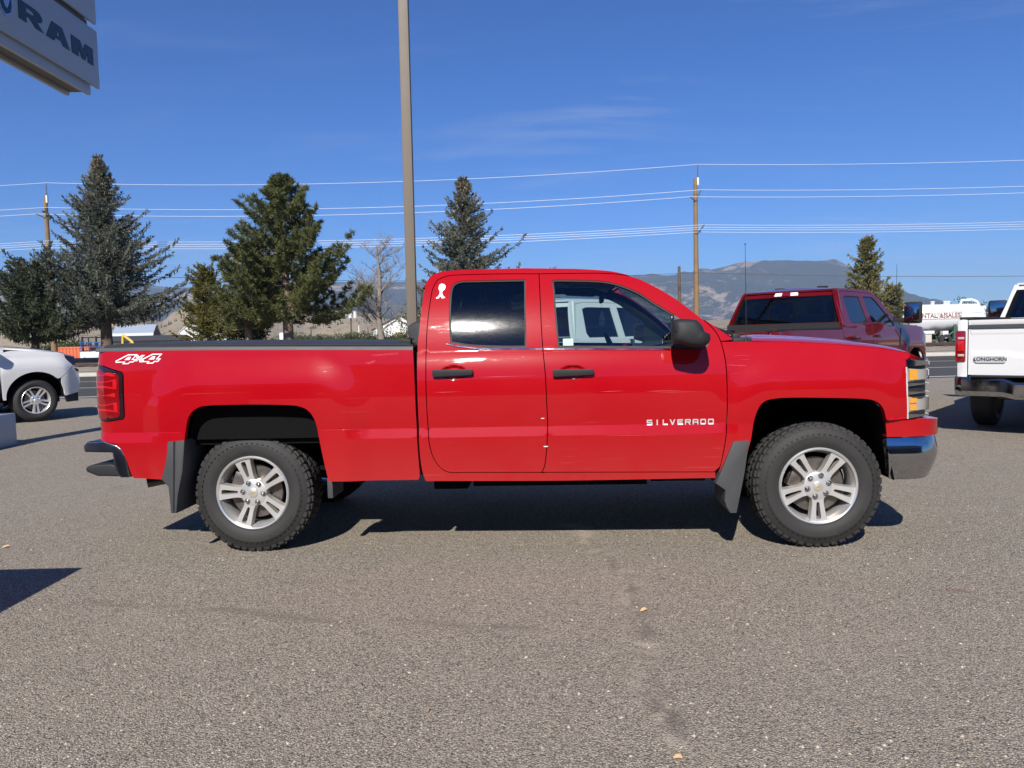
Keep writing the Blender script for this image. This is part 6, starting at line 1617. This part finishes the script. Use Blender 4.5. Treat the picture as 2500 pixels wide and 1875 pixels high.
def upole(x, y, H, r, label, mat, arms=True, lean=0.0):
    t = thing('utility_pole', label, 'utility pole', (x, y, 0), 0, 'utility poles beyond the road')
    b = MB(); b.tube([(lean * z, 0, z) for z in [-.1 + (H + .1) * i / 8 for i in range(9)]], [r * (1.15 - .45 * i / 8) for i in range(9)], 12); b.build('pole', mat, t)
    if not arms: return t
    lx = lambda z: lean * z
    b = MB()
    for k in range(9): b.lathe([(.025, H + k * .085), (.055, H + .02 + k * .085), (.025, H + .06 + k * .085)], 10, 'z', (lx(H) + .13, -.05, 0))
    b.cyl((lx(H) + .13, -.05, H - .2), (lx(H) + .13, -.05, H + .85), .02); b.build('insulator', PORC, t)
    b = MB(); b.box(lx(H) + .08, lx(H) + .19, -.12, .02, H - .42, H + .05, bev=.02); b.build('top_bracket', simple('white_bracket', (.66, .67, .68), .5), t)
    z = H - 1.28
    for sx, sz in ((.22, .52), (-.42, .12)):
        b = MB(); b.tube([(lx(z), -.08, z - .12), (lx(z) + sx * .7, -.25, z + sz * .55), (lx(z) + sx, -.40, z + sz)], .042, 8); b.build('insulator', PORC, t)
    z = H - 3.1
    b = MB(); b.tube([(lx(z), -.08, z - .35), (lx(z) + .20, -.3, z - .10), (lx(z) + .42, -.45, z + .22)], [.045, .05, .04], 8)
    for k in range(3): b.cyl((lx(z) + .28 + .06 * k, -.42, z + .02 + .08 * k), (lx(z) + .28 + .06 * k, -.42, z + .14 + .08 * k), .035)
    b.build('insulator', PORC, t)
    b = MB(); b.tube([(lx(5.0) - .13, -.10, 5.0), (lx(5.0) + .13, -.10, 5.0)], .04, 8); b.build('clamp', PORC, t)
    return t
upole(11.58, 48, 10.75, .165, 'pale wooden utility pole left of the dark red pickup cab', WOOD)
upole(-29.62, 50, 11.0, .175, 'wooden utility pole half hidden behind the tall spruce', WOOD)
upole(52.0, 46.5, 10.9, .17, 'wooden utility pole far along the road past the white tank', WOOD)
upole(-72.0, 51, 10.9, .17, 'wooden utility pole far along the road behind the white car', WOOD)
upole(11.4, 52, 5.75, .13, 'short dark cut-off pole close to the pale utility pole', DWOOD, False)
upole(-15.6, 46, 6.0, .17, 'dark brown post standing under the pine', DWOOD, False)
for x, y, h, lab in ((-24.6, 95, 3.1, 'thin pale post in the field behind the pine'), (-22.2, 120, 3.2, 'thin dark post near the white barrel tank')):
    upole(x, y, h, .09, lab, DWOOD, False)
tp = upole(-31.0, 150, 7.3, .16, 'far utility pole carrying three white transformers', DWOOD, False)
for dx in (-1.0, 0, .95):
    b = MB(); b.cyl((dx - .0, -.45, 5.5), (dx, -.45, 6.8), .34, n=16); b.build('transformer', simple('pale_grey_metal', (.58, .60, .60), .5), tp)
b = MB(); b.box(-1.4, 1.4, -.3, .1, 6.9, 7.1); b.build('crossarm', DWOOD, tp)
upole(-29.7, 151, 4.6, .12, 'slim white pipe post beside the transformer pole', simple('white_post', (.7, .7, .68), .6), False)
def wire(pts, sag, r, label, mat=WIRE):
    path = []
    for (a, c), sg_ in zip(zip(pts, pts[1:]), sag):
        a = Vector(a); c = Vector(c)
        for i in range(24 if c is not pts[-1] else 25):
            t = i / 24; path.append(a.lerp(c, t) - Vector((0, 0, 4 * sg_ * t * (1 - t))))
    path.append(Vector(pts[-1]))
    b = MB(); b.tube(path, r, 5); o = b.build('power_line', mat); tag(o, label, 'power line', 'power lines over the far side of the road')
def span(dz_l, dz_r, dx, dy, sag, label, r=.013, mat=WIRE, dzx=0.0):
    wire([(-72 + dx, 51 + dy, 10.9 + dz_l), (-29.6 + dx, 50 + dy, 11.0 + dz_l), (11.6 + dx, 48 + dy, 10.75 + dz_r), (52 + dx, 46.5 + dy, 10.9 + dz_r)], (.35, sag, .45), r, label, mat)
span(.85, .85, .12, -.05, .55, 'topmost power line running on the spike insulators')
span(-.76, -.76, .22, -.40, .55, 'second power line below the pole tops')
span(-1.16, -1.16, -.42, -.40, .55, 'third power line just below the second')
for k, (z, d) in enumerate(((-2.88, -.45), (-3.02, -.40), (-3.15, -.42), (-3.28, -.20))):
    span(z, z, .30 - .06 * k, d, .42, ('upper', 'second', 'third', 'lowest')[k] + ' of the four close-set lines at mid pole', .012)
wire([(-29.6, 49.8, 6.2), (11.55, 47.85, 5.0), (52, 46.4, 4.4)], (.55, .45), .014, 'single dark cable at low height along the poles', DWOOD)

# ------------------------------------------------------------------ the dealership added unseen behind the camera, for paint and chrome to reflect
dl = thing('reflected_building', 'unseen low grey building with dark glass front, added behind the camera to be reflected', 'building', (0, -17, 0))
b = MB(); b.box(-32, 32, -12, 0, 0, 5.6, bev=.05); b.build('wall', simple('added_panel', (.30, .30, .30), .6), dl)
b = MB(); b.box(-32.4, 32.4, -12.4, .8, 5.4, 6.3, bev=.05); b.build('parapet', simple('added_fascia', (.16, .17, .18), .5), dl)
wm = MB().box(-1.9, 1.9, -.02, .05, .3, 4.4).mesh('window'); fm = MB().box(-.06, .06, -.02, .12, .1, 4.6).mesh('mullion')
for i in range(-7, 8):
    o = link('window', wm, simple('dark_pane_glass', (.03, .035, .04), .08), dl); o.location = (i * 4.0, .0, 0)
    o = link('mullion', fm, SIGNT, dl); o.location = (i * 4.0 + 2.0, 0, 0)

# ------------------------------------------------------------------ buildings in the distance
def metal_roof(name, c):
    n = N(name); o = n.obj(); wv = n.new('ShaderNodeTexWave', Scale=1.3, Distortion=0.0); n.put(wv.inputs['Vector'], o)
    n.set(Base_Color=n.mix(n.noise(.5, 4, .6, o), tuple(x * .85 for x in c), c), Roughness=.45, Metallic=.3); n.bump(wv.outputs['Fac'], .6, .05); return n.m
WALLW = simple('white_siding', (.66, .66, .645), .7, var=.06, scale=.6)
BROWNW = simple('brown_boards', (.14, .085, .062), .85, var=.3, scale=1.5)
GREYW = simple('grey_boards', (.23, .22, .20), .85, var=.2, scale=1.0)
ROOFB = metal_roof('blue_grey_metal_roof', (.40, .46, .54)); ROOFD = simple('dark_roof', (.045, .045, .048), .8)
PANE = simple('dark_pane', (.04, .05, .06), .12)
def house(name, label, x, y, L, W, prof, wallm, roofm, rz, eave=.4, endm=None, wins=(), doors=()):
    """prof: half gable profile [(halfwidth, z) ...] from eave to ridge; ridge runs along local x"""
    t = thing(name, label, 'building', (x, y, -.1), rz, 'buildings beyond the yard')
    b = MB(); e = prof[0][1]
    b.box(-L / 2, L / 2, -W / 2, W / 2, 0, e)
    b.build('wall', wallm, t)
    for s in (-1, 1):
        poly = [(-h, z) for h, z in prof] + [(h, z) for h, z in reversed(prof)]
        b = MB(); b.prism(poly, s * (L / 2 - .12), s * (L / 2 + .015), lambda a, c, d: (d, a, c)); b.build('gable', endm or wallm, t)
    for s in (-1, 1):
        for (h0, z0), (h1, z1) in zip(prof, prof[1:]):
            k = eave if (h0, z0) == prof[0] else 0
            dz = k * (z1 - z0) / max(.01, h0 - h1)
            th = .14; q = [(h0 + k, z0 - dz), (h1, z1), (h1, z1 + th), (h0 + k, z0 - dz + th)]
            b = MB(); b.prism([(s * a, c + .01) for a, c in q], -L / 2 - eave, L / 2 + eave, lambda a, c, d: (d, a, c)); b.build('roof', roofm, t)
    for face, u, z, w, h in wins:
        b = MB()
        if face == 'front': b.box(u - w / 2, u + w / 2, -W / 2 - .05, -W / 2 - .02, z, z + h)
        else:
            sx = 1 if face == 'right' else -1
            b.box(*sorted((sx * (L / 2 + .03), sx * (L / 2 + .06))), u - w / 2, u + w / 2, z, z + h)
        b.build('window', PANE, t)
        b = MB()
        if face == 'front':
            b.box(u - w / 2 - .1, u + w / 2 + .1, -W / 2 - .09, -W / 2 - .015, z - .12, z); b.box(u - .04, u + .04, -W / 2 - .08, -W / 2 - .015, z, z + h)
        else: b.box(*sorted((sx * (L / 2 + .016), sx * (L / 2 + .10))), u - w / 2 - .1, u + w / 2 + .1, z - .12, z)
        b.build('window_frame', WHITEDECAL, t)
    return t
house('barn', 'gambrel barn with blue-grey metal roof and brown end boards', -127, 262, 12.5, 9.5, [(4.75, 2.4), (3.4, 5.2), (0, 8.1)], WALLW, ROOFB, .10, .4, BROWNW)
house('shed', 'long low shed with dark shallow roof in front of the barn', -74, 158, 13.5, 8.5, [(4.25, 2.35), (0, 3.15)], GREYW, ROOFD, .12, .6, WALLW)
house('aframe_house', 'white steep-sided house with paired dark windows under the thin yellow conifer', -81, 200, 9.5, 9.0, [(4.5, .9), (2.2, 4.6), (0, 6.1)], WALLW, WALLW, pi / 2 - .10, .3, WALLW, wins=(('left', 1.0, 1.6, .5, 1.6), ('left', 1.9, 1.6, .5, 1.6)))
house('aframe_annex', 'white side wing with a dark doorway beside the steep-sided house', -75.2, 199, 5.0, 5.0, [(2.5, 2.3), (0, 3.3)], WALLW, WALLW, 0, .2, wins=(('front', -.3, .6, .9, 1.8),))
house('white_building', 'white gable-ended building with two small windows behind the lamp pole', -22.0, 160, 18, 10.4, [(5.2, 3.3), (0, 5.9)], WALLW, ROOFD, pi / 2 + .03, .35, WALLW, wins=(('left', -1.5, 1.9, .7, .9), ('left', -2.4, 1.9, .7, .9)))
b = MB()
rnd = random.Random(2)
nx, ny = 26, 10; vs_ = []
for i in range(nx + 1):
    for j in range(ny + 1):
        u, v = i / nx, j / ny
        vs_.append((-9 + 18 * u, -3 + 6 * v, (1.0 + .8 * noise.fractal(Vector((u * 5, v * 3, 4)), 1, 2, 4)) * sin(pi * u) ** .6 * sin(pi * v) ** .7 * 2.0))
b.add(vs_, [(i * (ny + 1) + j, (i + 1) * (ny + 1) + j, (i + 1) * (ny + 1) + j + 1, i * (ny + 1) + j + 1) for i in range(nx) for j in range(ny)], True)
o = b.build('dirt_mound', dirt_mat('bare_dirt', (.27, .20, .13), (.22, .16, .10), (.16, .115, .075), 3), recalc=False); o.location = (-17, 132, -.1); struct(o)
bt = thing('barrel_tank', 'white upright barrel tank beside the pine trunk', 'tank', (-29.6, 100, -.05))
b = MB(); b.lathe([(0, 2.55), (.34, 2.5), (.40, 2.4), (.40, 0), (0, 0)], 20, 'z'); b.build('body', WALLW, bt)
b = MB(); b.cyl((0, 0, 2.5), (0, 0, 2.64), .12); b.build('cap', GREYW, bt)

# ------------------------------------------------------------------ white tank trailer with lettering
TANKW = simple('tank_white', (.68, .69, .70), .35, var=.04, scale=.8)
GREENF = simple('green_frame_paint', (.045, .10, .065), .6, var=.2)
tk = thing('tank_trailer', 'white horizontal tank lettered for rental and sales on a green frame', 'tank', (28.4, 50.6, 0), radians(3))
b = MB(); R0 = .86; b.lathe([(0, -3.25), (.30, -3.22), (.62, -3.08), (.80, -2.86), (R0, -2.60), (R0, 2.05), (.80, 2.30), (.62, 2.48), (.30, 2.60), (0, 2.63)], 40, 'x', (0, 0, 1.90)); b.build('tank', TANKW, tk)
for x_ in (-1.9, -.75, .1, .3):
    b = MB(); b.cyl((x_, 0, 2.70), (x_, 0, 2.92), .11, n=14); b.cyl((x_, 0, 2.90), (x_, 0, 2.96), .15, n=14); b.build('valve', TANKW, tk)
b = MB(); b.tube([(1.15, 0, 2.72), (1.2, 0, 2.98), (1.9, 0, 3.02), (2.25, 0, 2.90), (2.45, 0, 2.55)], .09, 10); b.cyl((2.35, 0, 2.40), (2.75, 0, 2.46), .12); b.cyl((2.70, 0, 2.43), (2.76, 0, 2.44), .20, n=16); b.build('pipe', TANKW, tk)
for s in (-1, 1):
    b = MB()
    for x_ in (-2.3, .35):
        b.box(x_ - .10, x_ + .10, *sorted((s * .55, s * .72)), .35, 1.45); b.tube([(x_, s * .65, 1.0), (x_ - .95, s * .65, .40)], .055, 8); b.tube([(x_, s * .65, .80), (x_ + .6, s * .65, .55)], .05, 8)
    b.box(-3.0, 2.2, *sorted((s * .58, s * .70)), .34, .48); b.build('frame', GREENF, tk)
b = MB(); b.box(.5, 2.5, -.75, .75, .55, 1.12, bev=.03); b.build('toolbox', GREENF, tk)
b = MB(); b.box(-2.6, -1.35, -.95, -.25, .0, .82, bev=.03); b.build('block', CONC, tk)
b = MB(); b.box(-2.0, -1.2, -1.0, -.5, .85, 1.05, bev=.03); b.box(-.6, -.25, -.95, -.6, .55, 1.02, bev=.02); b.build('white_box', TANKW, tk)
for x_ in (-.4, 1.55):
    for y_ in (-.85, .85):
        b = MB(); b.lathe([(.18, -.12), (.38, -.11), (.42, -.06), (.42, .06), (.38, .11), (.18, .12)], 24, 'y', (x_, y_, .42)); b.build('wheel', RUBBER, tk)
BRICKT = simple('brown_lettering', (.20, .075, .045), .7)
def tank_text(body, x, w):
    me = text_mesh(body, .40, .003, 1.0, .010)
    xs_ = [v.co.x for v in me.vertices]; k = w / (max(xs_) - min(xs_))
    map_mesh(me, lambda c: Vector((x + c.x * k, -(R0 + .010 + c.z) * cos((c.y + .10) / R0), 1.90 + (R0 + .010 + c.z) * sin((c.y + .10) / R0)))); link('tank_lettering', me, BRICKT, tk)
    fr_ = MB(); z0, z1 = -.12, .31
    for a, c, d, e in ((x - w / 2 - .05, x + w / 2 + .05, z1 - .02, z1), (x - w / 2 - .05, x + w / 2 + .05, z0, z0 + .02), (x - w / 2 - .05, x - w / 2 - .03, z0, z1), (x + w / 2 + .03, x + w / 2 + .05, z0, z1)):
        fr_.box(a, c, -(R0 + .012) * cos((d + e) / 2 / R0) - .004, -(R0) * cos((d + e) / 2 / R0), 1.90 + R0 * sin(d / R0), 1.90 + R0 * sin(e / R0))
    fr_.build('lettering_border', BRICKT, tk)
tank_text('RENTAL', -1.68, 1.45); tank_text('&', -.66, .26); tank_text('SALES', .10, 1.02)

# ------------------------------------------------------------------ yard beyond the road, left of the truck bed
ORANGE = simple('orange_paint', (.56, .12, .045), .6, var=.15); BLUEP = simple('blue_machine_paint', (.02, .12, .42), .5)
YELP = simple('yellow_machine_paint', (.62, .42, .05), .5, var=.12)
b = MB(); b.box(-1.5, 1.5, -.8, .8, .0, 1.25, bev=.03)
for k in range(11): b.box(-1.42 + k * .28, -1.32 + k * .28, -.84, -.79, .06, 1.18)
o = b.build('orange_container', ORANGE); o.location = (-36.0, 64, .08); tag(o, 'orange ribbed steel box behind the machines', 'container')
fk = thing('forklift', 'black forklift with upright mast beside the spruce trunk', 'forklift', (-33.6, 62, .08))
b = MB(); b.box(-.65, .75, -.5, .5, .3, .95, bev=.06); b.build('body', BLACKPLA, fk)
for x_ in (-.55, .55):
    b = MB(); b.box(x_ - .06, x_ + .06, -.62, -.48, .1, 2.05, bev=.01); b.build('mast', BLACKPLA, fk)
b = MB(); b.box(-.62, .62, -.4, .5, 1.92, 2.0)
for x_ in (-.58, .58):
    b.cyl((x_, .45, .9), (x_, .4, 1.95), .04)
b.build('overhead_guard', BLACKPLA, fk)
for x_ in (-.5, .55):
    for y_ in (-.42, .42):
        b = MB(); b.lathe([(.08, -.1), (.26, -.1), (.29, -.06), (.29, .06), (.26, .1), (.08, .1)], 18, 'y', (x_, y_, .29)); b.build('wheel', RUBBER, fk)
lf = thing('lift_platform', 'white and blue wheeled lift platform in front of the forklift', 'lift', (-30.7, 57, .08))
b = MB(); b.box(-.95, .95, -.5, .5, .36, .88, bev=.08); b.build('body', TANKW, lf)
b = MB(); b.box(-.8, .9, -.52, .52, .10, .36, bev=.03); b.build('chassis', BLUEP, lf)
me = text_mesh('LOWBOY', .26, .002, 1.0, .004) if False else None
b = MB()
for x_ in (-.85, -.2, .45, .9): b.cyl((x_, -.5, .85), (x_, -.5, 1.55), .022)
for z_ in (1.2, 1.55): b.tube([(-.85, -.5, z_), (.9, -.5, z_)], .022, 6); b.tube([(-.85, -.5, z_), (-.85, .5, z_), (.9, .5, z_), (.9, -.5, z_)], .022, 6)
b.build('guard_rail', BLUEP, lf)
for x_ in (-.6, .65):
    for y_ in (-.45, .45):
        b = MB(); b.lathe([(.06, -.09), (.20, -.09), (.23, -.05), (.23, .05), (.20, .09), (.06, .09)], 18, 'y', (x_, y_, .23)); b.build('wheel', RUBBER, lf)
LUM = simple('grey_lumber', (.42, .335, .235), .9, var=.35, scale=2.5, bump=.3, bscale=14); LUM2 = simple('dark_lumber', (.115, .09, .068), .9, var=.35)
lm = MB().box(-2.0, 2.0, -.11, .11, -.09, .09, bev=.012).mesh('beam')
rnd = random.Random(6)
for k in range(16):
    o = link('timber_beam', lm, LUM if k % 3 else LUM, None); r_, c_ = divmod(k, 6)
    o.location = (-27.0 + rnd.uniform(-.5, .9), 47.2 + c_ * .28, .17 + r_ * .19); o.rotation_euler = (0, 0, rnd.uniform(-.08, .08)); o.scale = (rnd.uniform(.7, 1.15), 1, 1)
    tag(o, 'weathered timber beam in the stack behind the kerb', 'beam', 'timber beams stacked behind the kerb')
for k in range(4):
    o = link('timber_beam', lm.copy(), None, None); o.data.materials[0] = LUM2; o.location = (-25.6 - .1 * k, 44.6 + .26 * k, .17); o.rotation_euler = (0, 0, rnd.uniform(-.05, .05)); o.scale = (1.3, 1, 1)
    tag(o, 'dark tarred beam lying in front of the timber stack', 'beam', 'dark beams in front of the stack')
o = link('timber_beam', lm.copy(), None, None); o.data.materials[0] = YELP; o.location = (-24.3, 46.6, .50); o.scale = (.35, 1.4, 1.0); tag(o, 'short yellow painted beam end on the timber stack', 'beam')
yl = thing('loader_arm', 'yellow folded loader boom showing above the truck bed', 'loader', (-43.5, 88, 0))
b = MB(); b.tube([(-.9, 0, .6), (-.75, 0, 2.55)], .13, 8); b.tube([(-.75, 0, 2.55), (.25, 0, 1.75), (.7, 0, .7)], .15, 8); b.build('boom', YELP, yl)
b = MB(); b.tube([(-.6, .1, 1.2), (.1, .1, 1.7)], .07, 8); b.build('cylinder', simple('steel_rod', (.5, .5, .5), .3, metal=1), yl)
b = MB(); b.box(-1.2, 1.0, -.6, .6, .3, 1.2, bev=.1); b.build('body', YELP, yl)
for x_ in (-.8, .7):
    b = MB(); b.lathe([(.12, -.18), (.42, -.18), (.47, -.1), (.47, .1), (.42, .18), (.12, .18)], 20, 'y', (x_, -.7, .47)); b.build('wheel', RUBBER, yl)

# ------------------------------------------------------------------ air
b = MB(); b.box(-9500, 9500, -300, 9500, -4.0, 620.0)
hz = N('hazy_air'); hz.t.nodes.remove(hz.b)
pv = hz.new('ShaderNodeVolumePrincipled'); pv.inputs['Density'].default_value = 1.0e-4; pv.inputs['Color'].default_value = (.56, .74, 1.0, 1); pv.inputs['Anisotropy'].default_value = 0.0
hz.t.links.new(pv.outputs[0], hz.o.inputs['Volume'])
o = b.build('haze', hz.m); o['kind'] = 'stuff'
